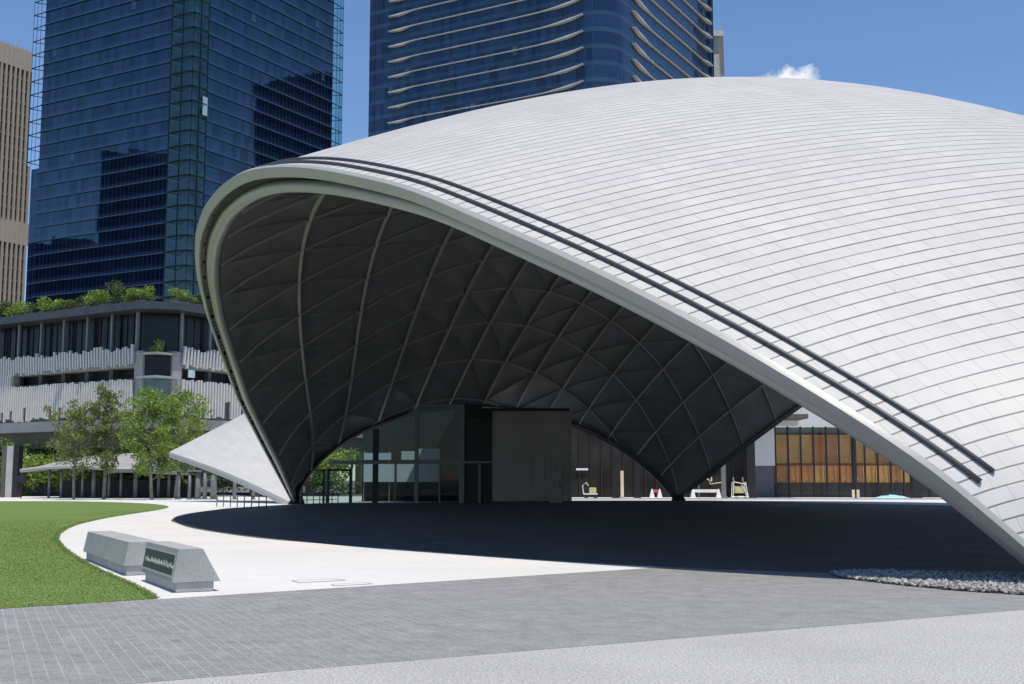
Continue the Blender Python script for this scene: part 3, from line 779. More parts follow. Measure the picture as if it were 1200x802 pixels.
# ---- right tower with white wave sunshades
def right_tower():
    Yc = 200.0; H = 122.0; K = 200 / 280; c = at(716, 60, Yc); c[2] = 0
    root = empty('glass_tower', c, 'blue glass tower with white wave-shaped sunshades and a rounded corner', 'office tower')
    w1 = along(c, dL, 433, 60); w2 = along(c, dR, 836, 40)
    FH = 4.25 * K
    mat = facade_mat('navy curtain wall', (.010, .020, .045), FH, .98, 1.1, c, line=(.02, .035, .055), lt=.05, spec=.95, tint=(.6, .80, 1.0), lit=.012, mull=.09, vary=.95, wob=.012, spc=(.045, .075, .115))
    poly = []; rr = 7.5 * K; ctr = c + dL * rr + dR * rr
    for k in range(9):
        a = k / 8 * math.pi / 2; poly.append((ctr - dL * rr * math.sin(a) - dR * rr * math.cos(a))[:2])
    poly = poly + [(c + dR * w2)[:2], (c + dL * w1 + dR * w2)[:2], (c + dL * w1)[:2]]
    m = MB(); m.prism(poly, 0, H); m.build('facade', mat, root)
    wh = simple('off white sunshade', (.62, .60, .55), .5)
    s0 = along(c, dL, 457, 60); s1 = along(c, dL, 684, 60); t0 = along(c, dR, 741, 60); t1 = along(c, dR, 832, 60)
    zref = zat(457, 54, (c + dL * s0)[1])
    k0 = int((H - zref) / FH)
    for k in range(-12, k0):
        z = zref + k * FH
        if z < 22: continue
        for face, (a_, b_, d, n_) in enumerate(((s1, s0, dL, nL), (t0, t1, dR, nR))):
            N_ = 40; up = []; lo = []
            m = MB(); Gs = []
            for i in range(N_ + 1):
                t = i / N_; x = a_ + (b_ - a_) * t
                ds, de = t * abs(b_ - a_) / K, (1 - t) * abs(b_ - a_) / K
                tail, head = math.exp(-((ds - 4) / 5) ** 2) if ds > 4 else 1.0, math.exp(-((de - 3) / 3) ** 2) if de > 3 else 1.0
                rise = 1.5 * math.exp(-ds / 6.0) if face == 0 else 1.2 * math.exp(-ds / 5.0)
                th = .30 + .75 * tail * (ds / 4 if ds < 4 else 1) + .65 * head * (de / 3 if de < 3 else 1)
                rise *= K; th *= K * .8; pr = .4 + .25 * tail + .3 * head
                zc = z + rise - (.36 * head if face == 0 else -.15 * head)
                p = c + d * x
                Gs.append([p + n_ * .02 + Z * (zc + th / 2), p + n_ * pr + Z * (zc + th * .3), p + n_ * pr + Z * (zc - th * .3), p + n_ * .02 + Z * (zc - th / 2)])
            Gs = np.array(Gs); m.grid(Gs); m.add(list(Gs[0]), [(0, 1, 2, 3)]); m.add(list(Gs[-1]), [(3, 2, 1, 0)])
            m.build('sunshade', wh, root, False)
    return c
right_tower()

# ---- slim pale tower edge behind the right tower
def plain_block(name, px0, px1, py, Y, ytop, label, mat, az=AZR, depth=25):
    a, b = at(px0, py, Y), at(px1, py, Y); H = zat((px0 + px1) / 2, ytop, Y)
    root = empty(name, ((a + b) / 2) * (1, 1, 0), label, 'tower')
    m = MB(); m.prism([a[:2], b[:2], (b + np.array([.2, 1, 0]) * depth)[:2], (a + np.array([.2, 1, 0]) * depth)[:2]], 0, H); m.build('wall', mat, root)
    return root, a, b, H
pr_, pa_, pb_, pH = plain_block('tower_block', 800, 842.5, 70, 262, 44, 'slim pale tower edge behind the blue glass tower with white sunshades', simple('pale render', (.55, .53, .50), .7))
m = MB(); m.prism([pa_[:2] - np.array([1, 1]), pb_[:2] + np.array([.9, -1]), pb_[:2] + np.array([6, 26]), pa_[:2] + np.array([5, 26])], pH + .003, pH + 1.3); m.build('roof_slab', M['whitewall'], pr_)

# ---- beige ribbed tower at far left
def beige():
    Yc = 380.0; c = at(39, 120, Yc); c[2] = 0; H = zat(38, 63, Yc)
    root = empty('ribbed_tower', c, 'beige tower with close vertical ribs at the left edge', 'office tower')
    w1 = 45.0; dd, nn = -dR, nR
    wall = simple('dark strip windows', (.035, .036, .042), .25, 0, .4, .4)
    m = MB(); m.prism([p[:2] for p in (c, c + dL * 30, c + dL * 30 + dd * w1, c + dd * w1)], 0, H - 6); m.build('window_wall', wall, root)
    st = simple('beige stone', (.54, .475, .41), .8, 0, .08)
    m = MB(); k = 0
    x = .7
    while x < w1:
        m.box(c + dd * x + nn * .30 + Z * (H / 2), (.86, .55, H), AZL + math.pi / 2); x += 1.72
    m.build('rib_screen', st, root)
    zz = zat(20, 276, Yc)
    for z0, z1 in ((zz - 3.6, zz + 3.6), (H - 7, H - .4), (zz - 32, zz - 29)):
        m = MB(); m.prism([p[:2] for p in (c + nn * .45 - dd * .2, c + nn * .45 + dd * w1, c + dd * w1 - nn * .5, c - dd * .2 - nn * .5)], z0, z1); m.build('stone_band', st, root)
    m = MB(); z = 6
    while z < H - 8:
        m.prism([p[:2] for p in (c + nn * .12, c + nn * .12 + dd * w1, c + dd * w1 - nn * .1, c - nn * .1)], z, z + .9); z += 3.9
    m.build('floor_band', simple('grey spandrel', (.16, .14, .125), .7), root)
beige()

# ---- dark towers out of frame, seen only mirrored in the left tower's glass
def mirrored(px0, px1, ytop, Y, n_, label, slant, pale):
    n_ = n_ / np.linalg.norm(n_)
    a, b = at(px0, 200, Y), at(px1, 200, Y + slant); H = zat((px0 + px1) / 2, ytop, Y)
    ref = lambda p: p - 2 * ((p - tc0) @ n_) * n_
    q = [ref(p * (1, 1, 0)) for p in (a, b, b + np.array([0, 45, 0]), a + np.array([0, 45, 0]))]
    root = empty('dark_tower', sum(q) / 4, label, 'office tower')
    m = MB(); m.prism([p[:2] for p in q], 0, H); m.build('facade', facade_mat('dark facade ' + label[:6], (.012, .012, .014), 4, 3, 0, q[0], line=(.05, .048, .045), lt=.12, spec=.12, vary=.9), root)
    c_ = sum(q) / 4
    m = MB(); m.prism([(c_ + (p - c_) * .55)[:2] for p in q], H + .003, H + 5); m.build('plant_room', M['panelgrey'], root)
mirrored(118, 212, 176, 480, nL, 'dark tower standing opposite, seen as the left reflection in the blue glass', 20, False)
mirrored(296, 396, 100, 660, nR, 'dark tower standing opposite, seen as the right reflection in the blue glass', -25, False)

mirrored(34, 121, 284, 520, nL, 'low dark block standing opposite, mirrored low at the left of the blue glass', 12, False)

# ------------------------------------------------------------------ podium building
def podium():
    Yc = 118.5; c = at(183, 440, Yc); c[2] = 0
    root = empty('podium_building', c, 'low grey building with ragged vertical fin screens and a planted roof', 'building')
    zz = lambda y: zat(157, y + 1.5, Yc)
    dL = np.array([math.sin(R(-57)), math.cos(R(-57)), 0]); dR = np.array([math.sin(R(32)), math.cos(R(32)), 0]); nL, nR = -dR, -dL
    LW, RW = 60.0, 40.0
    dark = simple('dark podium glazing', (.012, .014, .018), .18, 0, .5, .25, spec=.22)
    def ring(z0, z1, off, name, mat, notch=True, l0=0.0, lw=LW, rw=RW):
        n_ = 3.2
        p = [c + dL * (n_ + l0) + nL * off, c + dL * lw + nL * off, c + dL * lw + dR * rw, c + dR * rw + nR * off, c + dR * n_ + nR * off]
        m = MB(); m.prism([q[:2] for q in p], z0, z1); return m.build(name, mat, root)
    body = ring(zz(408), zz(360) - .01, -.9, 'glazed_storey', dark)
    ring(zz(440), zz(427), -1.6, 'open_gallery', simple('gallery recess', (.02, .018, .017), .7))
    wallm = simple('grey precast wall', (.36, .35, .335), .85, 0, .12, .35, .1, 5)
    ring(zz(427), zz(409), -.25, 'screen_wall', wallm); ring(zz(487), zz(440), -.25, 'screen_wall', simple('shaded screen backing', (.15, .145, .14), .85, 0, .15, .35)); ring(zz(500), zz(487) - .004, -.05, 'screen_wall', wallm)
    ring(zz(521), zz(500) - .01, -1.2, 'soffit_beam', M['darkconc'])
    # eaves: thin dark roof with a chamfered corner
    p = [c + dL * 1.2 + nL * 1.4, c + dL * LW + nL * 1.4, c + dL * LW + dR * RW, c + dR * RW + nR * 1.4, c + dR * 1.2 + nR * 1.4]
    eav = simple('dark eaves metal', (.060, .062, .07), .4, .2)
    m = MB(); m.prism([q[:2] for q in p], zz(361), zz(352)); m.build('roof', eav, root)
    m = MB(); m.prism([(q * .985 + c * .015)[:2] for q in p], zz(352) + .003, zz(350)); 
    # parapet glass
    g_ = MB()
    for a_, b_ in ((p[0], p[1]), (p[4], p[0]), (p[3], p[4])):
        g_.add([a_ + Z * zz(352), b_ + Z * zz(352), b_ + Z * zz(349), a_ + Z * zz(349)], [(0, 1, 2, 3)])
    g_ = MB()
    for a_, b_ in ((p[0], p[1]), (p[4], p[0]), (p[3], p[4])):
        for zo in (.25, .5): g_.tube([a_ + Z * (zz(352) + zo), b_ + Z * (zz(352) + zo)], .03, 5)
    g_.build('roof_balustrade', M['dark'], root)
    # fins: upper band stands free above its wall, lower band hangs ragged
    finm = simple('pale precast fin', (.62, .605, .58), .8, 0, .06)
    g = random.Random(2); xs = along(c, dL, 17, 440)
    for (d, n_, L_, up0) in ((dL, nL, LW, True), (dR, nR, RW, False)):
        m = MB(); x = 3.3
        while x < L_:
            h = zz(408) + g.uniform(-.1, .35) + .35 * abs(math.sin(x * .55)); zb = zz(427) + g.uniform(-.05, .35)
            pq = c + d * x + n_ * .12; sl = g.uniform(.05, .16)
            a_ = [pq - d * .095, pq + d * .095, pq + d * .095 + n_ * .30, pq - d * .095 + n_ * .30]
            m.hexa([q + Z * zb for q in a_], [q + Z * h + n_ * sl for q in a_]); x += .44
        m.build('fin_screen', finm, root)
        m = MB(); x = 3.3
        while x < L_:
            zt = zz(440) - g.uniform(0, .25); zb = zz(486) + g.uniform(-.1, .35)
            if x > xs and d is dL: zt = zz(426)
            if g.random() < .10: zb += g.uniform(.8, 2.0)
            pq = c + d * x + n_ * .12
            a_ = [pq - d * .095, pq + d * .095, pq + d * .095 + n_ * .30, pq - d * .095 + n_ * .30]
            m.hexa([q + Z * zb for q in a_], [q + Z * zt for q in a_]); x += .40
        m.build('fin_screen', finm, root)
    # end pier closing the gallery at the left
    m = MB()
    m.prism([q[:2] for q in (c + dL * xs - nL * .9, c + dL * xs + nL * .10, c + dL * (LW) + nL * .10, c + dL * LW - nL * .9)], zz(440) - .05, zz(427) + .05); m.build('end_pier', wallm, root)
    # posts of the glazed storey and gallery
    for (d, n_, L_) in ((dL, nL, LW), (dR, nR, RW)):
        x = 3.4
        while x < L_:
            m = MB(); m.box(c + d * x - n_ * .3 + Z * ((zz(408) + zz(360)) / 2), (.22, .3, zz(360) - zz(408)), AZR); m.build('post', M['greymetal'], root)
            m = MB(); m.box(c + d * (x + .4) - n_ * .9 + Z * ((zz(440) + zz(427)) / 2), (.55, .5, zz(427) - zz(440)), AZR); m.build('post', M['darkconc'], root)
            x += 3.9
        m = MB(); x = 3.6
        while x < L_:
            m.box(c + d * x - n_ * .86 + Z * ((zz(408) + zz(360)) / 2), (.07, .10, zz(360) - zz(408)), AZR); x += 1.04
        m.build('mullion', M['dark'], root)
    # recessed glazed corner bay with a planter balcony
    bay = simple('pale corner glazing', (.10, .16, .17), .08, 0, .5, .6, spec=.7)
    for y0, y1 in ((437, 412), (462, 441)):
        m = MB(); q = [c + dL * 2.4 - nL * .2, c + dL * .4 - nR * .9 - nL * .6, c + dR * .4 - nL * .9 - nR * .6, c + dR * 2.4 - nR * .2, c + dR * 4 + dL * 4]
        m.prism([r_[:2] for r_ in q], zz(y0), zz(y1)); m.build('corner_bay', bay if y0 > 440 else dark, root)
    m = MB(); q = [c + dL * 2.7 + nL * .3, c + nL * .25 + nR * .25, c + dR * 2.7 + nR * .3, c + dR * 3 + dL * 3]
    m.prism([r_[:2] for r_ in q], zz(413), zz(411)); m.prism([r_[:2] for r_ in q], zz(441), zz(438.5)); m.build('balcony', wallm, root)
    m = MB(); q = [c + dL * 3.3, c + dL * 2.1, c + dL * 2.1 - nL * 2, c + dL * 3.3 - nL * 2]; m.prism([r_[:2] for r_ in q], zz(500), zz(408)); m.build('corner_pier', wallm, root)
    m = MB(); q = [c + dR * 3.3, c + dR * 2.1, c + dR * 2.1 - nR * 2, c + dR * 3.3 - nR * 2]; m.prism([r_[:2] for r_ in q], zz(500), zz(408)); m.build('corner_pier', wallm, root)
    m = MB(); q = [c + dL * 2.2 - nL * .1, c + (dL + dR) * .9, c + dR * 2.2 - nR * .1, c + dR * 4 + dL * 4]; m.prism([r_[:2] for r_ in q], zz(500), zz(462)); m.build('corner_wall', wallm, root)
    m = MB(); q = c + dR * 4.4 + nR * .25 + Z * zz(433); m.box(q, (.9, .08, .8), AZR + math.pi / 2); m.build('notice_panel', simple('pale notice', (.55, .66, .66), .5), root)
    # supporting columns under the left part
    for px0, px1, mt in ((1, 6, 'darkconc'), (6.5, 14, 'concrete'), (15, 20.5, 'dark')):
        a_, b_ = at(px0, 560, 119.5), at(px1, 560, 119.5)
        m = MB(); m.prism([(a_[0], 119.5), (b_[0], 119.5), (b_[0], 120.6), (a_[0], 120.6)], .004, zz(521)); m.build('column', M[mt], root)
    for x in (15, 24, 33):
        for d in (dR,):
            m = MB(); m.box(c + d * x - nR * .8 + Z * (zz(521) / 2 + .003), (.8, .8, zz(521) - .002), AZR); m.build('column', M['darkconc'], root)
    m = MB(); m.prism([q[:2] for q in (c + dL * 9 - nL * 14, c + dL * 52 - nL * 14, c + dL * 52 - nL * 14.5, c + dL * 9 - nL * 14.5)], .004, zz(521)); m.build('back_wall', M['dark'], root)
    return c, p, zz, dL, dR, nL, nR
pc, proof, pzz, pdL, pdR, pnL, pnR = podium()

# ------------------------------------------------------------------ vegetation
def leaf_mat(name, lo, hi, dry=(.20, .20, .07)):
    t = NT(name); r_ = t.n('ShaderNodeNewGeometry').outputs['Random Per Island']; p = t.geo()
    c = t.mix(r_, c4(lo), c4(hi)); c = t.mix(t.math('MULTIPLY', t.ramp(t.noise(.9, 3, p), .45, .75), .35), c, c4(dry))
    t.set(Base_Color=c, Roughness=.55, Specular_IOR_Level=.3)
    tl = t.n('ShaderNodeBsdfTranslucent', {'Color': t.n('ShaderNodeVectorMath', {0: c, 'Scale': 1.2}, operation='SCALE').outputs[0]})
    mx_ = t.n('ShaderNodeMixShader', {0: .28, 1: t.b.outputs[0], 2: tl.outputs[0]}); t.t.links.new(mx_.outputs[0], t.o.inputs['Surface'])
    return t.m
M['leaf_olive'] = leaf_mat('olive leaf', (.11, .14, .045), (.26, .30, .10), (.30, .31, .12))
M['leaf_bright'] = leaf_mat('fresh green leaf', (.13, .20, .035), (.30, .41, .085), (.32, .36, .09))
M['leaf_dark'] = leaf_mat('deep green leaf', (.04, .08, .02), (.12, .18, .045), (.17, .20, .06))

def leaves(mb, c, r, n, size, g, flat=.8):
    for _ in range(n):
        d = g.normal(0, 1, 3); d /= np.linalg.norm(d); p = np.array(c) + d * np.array(r) * g.random() ** .45
        a = g.normal(0, 1, 3); a /= np.linalg.norm(a); b = np.cross(a, g.normal(0, 1, 3)); b /= np.linalg.norm(b) + 1e-9
        s = size * g.uniform(.6, 1.35)
        mb.add([p - a * s, p + b * s * .42, p + a * s, p - b * s * .42], [(0, 1, 2, 3)])

def tree(name, base, H, rad, seed, mat, label, group, n_leaf=4200, size=.15, crown0=.30, shape=1.0, fork=True, gap=.0):
    g = np.random.default_rng(seed); base = np.array(base, float)
    root = empty(name, base, label, 'tree', group)
    tk = MB(); lean = g.normal(0, .02, 2); trunk = []
    for i in range(9):
        t = i / 8; trunk.append(base + np.array([lean[0] * t * H + .12 * math.sin(t * 5 + seed), lean[1] * t * H, t * H * .92]))
    r0 = .017 * H; tk.tube(trunk, [r0 * (1 - .88 * i / 8) for i in range(9)], 7)
    cl = []
    nb = 26
    for k in range(nb):
        t = crown0 + (1 - crown0) * (k + g.random()) / nb * .98; t = min(t, .98)
        i = min(int(t * 8), 7); p = trunk[i] + (trunk[i + 1] - trunk[i]) * (t * 8 - i)
        prof = (math.sin(math.pi * min(1, max(.0, (t - crown0) / (1 - crown0) * .86 + .14))) ** .7) * shape + (1 - shape) * (1 - t)
        a = k * 2.4 + g.uniform(-.5, .5); ln_ = rad * prof * g.uniform(.65, 1.12)
        e = p + np.array([math.cos(a) * ln_, math.sin(a) * ln_, ln_ * g.uniform(.45, 1.0) * (1.15 - .4 * t)])
        m_ = (p + e) / 2 + np.array([0, 0, -.08 * ln_])
        tk.tube([p, m_, e], [.045 * (1.2 - t) * H / 10 + .012, .03 * (1.2 - t) + .01, .008], 5, cap=False)
        for s_ in (.5, .78, 1.0):
            cl.append((p + (e - p) * s_ + g.normal(0, .12 * rad, 3), .30 * rad * g.uniform(.55, 1.15)))
            q = p + (e - p) * s_; f_ = q + g.normal(0, .22 * rad, 3) + np.array([0, 0, .1 * rad]); tk.tube([q, f_], [.014, .005], 4, cap=False); cl.append((f_, .20 * rad * g.uniform(.6, 1.2)))
    for _ in range(4): cl.append((trunk[-1] + np.array([g.normal(0, .1), g.normal(0, .1), g.uniform(-.2, .08) * H]), .22 * rad))
    tk.build('trunk', M['bark'], root, True)
    lf = MB(); tot = sum(r_ ** 2 for _, r_ in cl)
    for c_, r_ in cl:
        if g.random() < gap: continue
        leaves(lf, c_, (r_, r_, r_ * .75), int(n_leaf * r_ ** 2 / tot) + 4, size, g)
    lf.build('crown', mat, root)
    return root

tg = 'young trees along the far plaza edge'
def tb(px, Y): p = at(px, 590, Y); return (p[0], p[1], .006)
tree('plaza_tree', tb(86, 106), zat(86, 474, 106), 2.7, 3, M['leaf_olive'], 'sparse olive-leaved tree, leftmost of the plaza trees, before the fin screen', tg, 4600, .14, .27, 1.0, gap=.12)
tree('plaza_tree', tb(123, 107), zat(124, 448, 107), 2.0, 5, M['leaf_olive'], 'tallest narrow olive-leaved tree, second from the left in the plaza row', tg, 4200, .14, .24, .85, gap=.12)
tree('plaza_tree', tb(177, 105), zat(172, 455, 105), 2.6, 9, M['leaf_bright'], 'bright green dense tree with forked crown, third in the plaza row', tg, 6800, .15, .16, 1.0)
tree('plaza_tree', tb(206, 113), zat(208, 455, 113), 2.7, 12, M['leaf_bright'], 'bright green tree nearest the white canopy wing', tg, 5200, .15, .22, 1.0)

bgp = 'background trees under and behind the podium building'
labs = ['background tree behind the dark columns at the left edge', 'low bright background tree left of the curved canopy', 'background tree seen under the left half of the curved canopy', 'background tree behind the right end of the curved canopy', 'background tree behind the grey columns below the white wing', 'background tree seen through the doors beside the canopy foot', 'background tree seen through the glass wall inside the pavilion']
for k, (px, Y, y, rad, mt) in enumerate([(24, 131, 535, 3.0, 'leaf_bright'), (52, 130, 548, 3.6, 'leaf_bright'), (95, 130, 545, 3.4, 'leaf_bright'), (150, 130, 548, 3.2, 'leaf_dark'), (262, 128, 545, 3.4, 'leaf_dark'), (385, 132, 540, 3.6, 'leaf_bright'), (500, 135, 548, 3.6, 'leaf_bright')]):
    tree('background_tree', tb(px, Y), zat(px, y, Y), rad, 30 + k, M[mt], labs[k], bgp, 2600, .22, .06, 1.0)

def shrub(name, c, r, seed, mat, label, cat, group=None, n=520, size=.10):
    g = np.random.default_rng(seed); root = empty(name, c, label, cat, group); m = MB()
    st = MB()
    for k in range(5):
        a = g.uniform(0, 6.28); st.tube([np.array(c), np.array(c) + np.array([math.cos(a) * r[0] * .5, math.sin(a) * r[1] * .5, r[2] * 1.0])], [.05, .015], 4)
    st.build('stem', M['bark'], root)
    for k in range(7):
        q = np.array(c) + np.array([g.normal(0, .42) * r[0], g.normal(0, .42) * r[1], r[2] * g.uniform(.35, 1.25)])
        leaves(m, q, (r[0] * .55, r[1] * .55, r[2] * .5), n // 7, size, g)
    m.build('foliage', mat, root)
sg = 'round shrubs of the planted podium roof'
zr = pzz(352)
pos = [(pdL, 2.6, .9, 'leaf_bright', 'tall leafy shrub at the roof corner of the podium'), (pdL, 4.6, 1.15, 'leaf_dark', 'broad dark shrub next to the roof corner shrub'), (pdL, 9.2, 1.0, 'leaf_bright', 'fresh green roof shrub left of the corner shrubs'), (pdL, 12.2, .85, 'leaf_dark', 'low dark roof shrub above the third glazing post'), (pdL, 16.3, .9, 'leaf_bright', 'round bright roof shrub standing alone above the glazing'), (pdL, 22.0, 1.0, 'leaf_bright', 'bright roof shrub beside the left dark roof shrub'), (pdL, 24.0, .95, 'leaf_dark', 'dark roof shrub near the left end of the roof'), (pdL, 27.5, 1.0, 'leaf_bright', 'leftmost roof shrub on the podium'), (pdR, 6.0, .8, 'leaf_dark', 'low roof shrub on the right podium face'), (pdR, 9.0, .95, 'leaf_bright', 'roof shrub nearest the white canopy rim'), (pdR, 3.0, .8, 'leaf_bright', 'small fresh roof shrub at the right end of the chamfered corner'), (pdL, 19.2, .75, 'leaf_dark', 'small dark roof shrub left of the lone round bright one'), (pdL, 14.2, .7, 'leaf_bright', 'small bright roof shrub right of the lone round bright one')]
for k, (d, x, r_, mt, lab) in enumerate(pos):
    n_ = pnL if d is pdL else pnR; q = pc + d * x + n_ * .2 + Z * (zr + .003)
    shrub('roof_shrub', q, (r_ * 1.6, r_ * 1.3, r_ * 1.25), 60 + k, M[mt], lab, 'shrub', sg, 1300, .13)
# trailing hedge along the roof edge: one long planting per face
for d, n_, L_, lab in ((pdL, pnL, 42, 'long low hedge along the left roof edge of the podium'), (pdR, pnR, 20, 'short low hedge along the right roof edge of the podium')):
    g = np.random.default_rng(77); root = empty('roof_hedge', pc + d * 2 + Z * (zr + .003), lab, 'hedge', 'roof edge hedges'); m = MB()
    for x in np.arange(1.6, L_, .38):
        leaves(m, pc + d * (x + (2.4 if d is pdR else 0)) + n_ * .55 + Z * (zr + .30 + .18 * math.sin(x * 1.1) + .1 * math.sin(x * 3.1)), (.5, .5, .55), 60, .11, g)
    m.build('foliage', M['leaf_dark'], root)
    m = MB(); q = pc + d * (L_ / 2 + .8) + n_ * .55 + Z * (zr + .12); m.box(q, (L_ - 1, .5, .22), math.atan2(d[0], d[1]) + math.pi / 2); m.build('planter', M['greymetal'], root)
shrub('balcony_plant', pc + (pdL + pdR) * .8 + Z * (pzz(411) + .003), (.75, .75, .85), 91, M['leaf_bright'], 'small bushy plant on the glazed corner balcony', 'plant', None, 420, .10)

# ------------------------------------------------------------------ small curved canopy behind the trees
def small_canopy():
    Y0 = 113.0
    def P(px, py, Y): return at(px, py, Y)
    root = empty('curved_canopy', (at(120, 585, Y0)[0], Y0, 0), 'low white curved canopy on dark columns behind the plaza trees', 'canopy')
    n, m_ = 30, 14; Gc = np.zeros((n, m_, 3))
    for i in range(n):
        t = i / (n - 1); px = 24 + 200 * t
        yl = np.interp(t, [0, .15, .35, .6, .85, 1], [550, 546, 545, 549, 552, 553]); yh = np.interp(t, [0, .1, .25, .5, .8, 1], [549, 540, 534, 531, 532, 536])
        for j in range(m_):
            s_ = j / (m_ - 1); Yd = Y0 + 9 * s_
            zf, zb = zat(px, yl, Y0), zat(px, yh, Y0 + 9)
            x = P(px, 550, Y0)[0]
            Gc[i, j] = (x, Yd, zf + (zb - zf) * math.sin(s_ * math.pi / 2) - .0)
    Mx = MB(); Mx.grid(Gc); o = Mx.build('canopy_skin', simple('pale canopy membrane', (.34, .34, .345), .6), root, True)
    if o.data.polygons[100].normal.z < 0: o.data.flip_normals()
    Mx = MB(); Mx.grid(Gc - np.array([0, 0, .3])); Mx.build('canopy_soffit', M['ceiling'], root, True)
    e = MB(); e.tube([p - np.array([0, 0, .15]) for p in Gc[:, 0]], .2, 6); e.build('canopy_edge', M['fascia'], root, True)
    e = MB(); a, b = at(122, 552, 111.5), at(178, 552, 111.5); e.box((a + b) / 2, (b[0] - a[0], .3, .32)); e.build('beam', M['greymetal'], root)
    for px in (58, 72, 97, 110, 128, 142, 159, 186, 198):
        x = at(px, 560, Y0 + 2)[0]; q = MB(); q.tube([(x, Y0 + 2, .004), (x, Y0 + 2, zat(px, 549, Y0 + 2))], .20 if px in (110, 159) else .13, 8); q.build('column', M['greymetal'], root, True)
    q = MB(); a, b = at(70, 580, Y0 + 6), at(230, 580, Y0 + 6); q.box(((a[0] + b[0]) / 2, Y0 + 6, .85), (b[0] - a[0], .3, 1.7)); q.build('back_wall', M['dark'], root)
small_canopy()

# columns standing under and behind the white wing
cg = 'grey columns behind the white wing'
labs = ['slim grey column just right of the brightest plaza tree', 'pale square-framed column left of the paired columns', 'paired grey column under the wing tip', 'grey column right of the pair below the wing', 'thick grey column below the middle of the wing', 'slim dark column where the wing nears the ground', 'short slim column close to the canopy foot']
for px, r_, lab in zip((209, 222, 232, 240, 250, 275, 297), (.16, .14, .26, .2, .28, .16, .13), labs):
    Yk = 107.0; x = at(px, 575, Yk)[0]
    root = empty('column', (x, Yk, 0), lab, 'column', cg)
    zt = max(1.0, zat(px, 553 if px < 235 else 549, Yk)); q = MB(); q.tube([(x, Yk, .004), (x, Yk, zt)], r_, 10); q.build('shaft', M['greymetal'], root, True)
    q = MB(); q.box((x, Yk, zt + .08), (r_ * 3, r_ * 3, .16)); q.build('capital', M['greymetal'], root)
    q = MB(); q.box((x, Yk, .05), (r_ * 2.8, r_ * 2.8, .09)); q.build('base', M['greymetal'], root)

# street lamp-like sign pole far left
def pole():
    x = at(25, 575, 112)[0]; root = empty('sign_post', (x, 112, 0), 'short dark post with a round head beside the left columns', 'post')
    q = MB(); q.tube([(x, 112, .004), (x, 112, 1.6)], .05, 6); q.build('post', M['dark'], root)
    q = MB(); q.tube([(x, 111.9, 1.85), (x, 112.1, 1.85)], .42, 12); q.build('head', M['dark'], root)
pole()

# low railings on both sides of the left foot
def railing(a, b, n, label):
    a, b = np.array(a), np.array(b); root = empty('low_railing', a, label, 'railing', 'low railings beside the canopy foot')
    r_ = MB(); r_.tube([a + Z * .72, b + Z * .72], .045, 6); r_.tube([a + Z * .40, b + Z * .40], .025, 6); r_.build('rail', M['greymetal'], root, True)
    for k in range(n):
        p = a + (b - a) * k / (n - 1); q = MB(); q.tube([p + Z * .004, p + Z * .70], .035, 6); q.build('post', M['greymetal'], root, True)
railing(gnd(254, 594), gnd(312, 596), 8, 'low grey railing on white paving left of the canopy foot')
railing(gnd(352, 593.5), gnd(396, 592), 7, 'low grey railing in shade right of the canopy foot')

# ------------------------------------------------------------------ inside the pavilion
def glazed_wall():
    Yg = 90.5; X = lambda px: at(px, 575, Yg)[0]
    root = empty('glass_wall', (X(460), Yg, 0), 'tall glazed entrance wall with doors under the dark shell ceiling', 'glass wall')
    top = lambda px: zat(px, np.interp(px, [350, 372, 400, 440, 487, 545], [566, 556, 536, 503, 479, 475]), Yg)
    xs = [352, 384, 440, 488, 541]
    for a, b in zip(xs[:-1], xs[1:]):
        m = MB(); m.add([(X(a), Yg, .02), (X(b), Yg, .02), (X(b), Yg, top(b)), (X(a), Yg, top(a))], [(0, 1, 2, 3)]); m.build('pane', M['glass'], root)
    for px, w_ in ((384, .18), (412, .12), (440, .42), (463, .10), (488, .30), (515, .12), (541, .40)):
        t_ = zat(px, 542, Yg) if px in (412, 463, 515) else top(px); m = MB(); m.box((X(px), Yg - .12, t_ / 2 + .006), (w_, .22, t_ - .01)); m.build('mullion', M['greymetal'] if px != 440 else M['dark'], root)
    m = MB(); m.box((X(462), Yg - .13, zat(450, 542, Yg)), (X(541) - X(384), .26, .26)); m.build('transom', M['greymetal'], root)
    m = MB(); m.box((X(515), Yg - .13, zat(515, 476, Yg)), (X(541) - X(489), .26, .2)); m.build('head_beam', M['greymetal'], root)
    for px in (367, 398):
        m = MB(); z_ = zat(px, 551, Yg)
        for dx in (-1, 1): m.box((X(px) + dx * .82, Yg - .2, z_ / 2 + .01), (.16, .12, z_))
        m.box((X(px), Yg - .2, z_), (1.8, .12, .16)); d = m.build('door', M['dark'], root)
    # dark return wall to the core
    m = MB(); m.box((X(559), Yg + .3, 3.2), (X(577) - X(542), .2, 6.4)); m.build('side_panel', M['dark'], root)
    m = MB(); m.box((X(560), Yg - .1, zat(560, 542, Yg)), (X(577) - X(543), .2, .16)); m.box((X(562), Yg - .1, 1.5), (.2, .2, 3.0)); m.build('door_frame', M['greymetal'], root)
glazed_wall()
def interior():  # added wall, coloured dark so the panes and the gap above read dark
    Yi = 96.6; X = lambda px: at(px, 575, Yi)[0]; root = empty('dark_backing_wall', (X(520), Yi, 0), 'dark wall added behind the glazed entrance to keep its panes dark', 'wall')
    m = MB(); m.prism([(X(424), Yi), (X(668), Yi), (X(668), Yi + .3), (X(424), Yi + .3)], .012, zat(520, 478.5, Yi)); m.build('wall', simple('dark green pane backing', (.012, .019, .016), .6), root)
    m = MB(); m.box((X(546), Yi - .08, .12), (X(666) - X(426), .1, .2)); m.build('skirting', M['dark'], root)
interior()
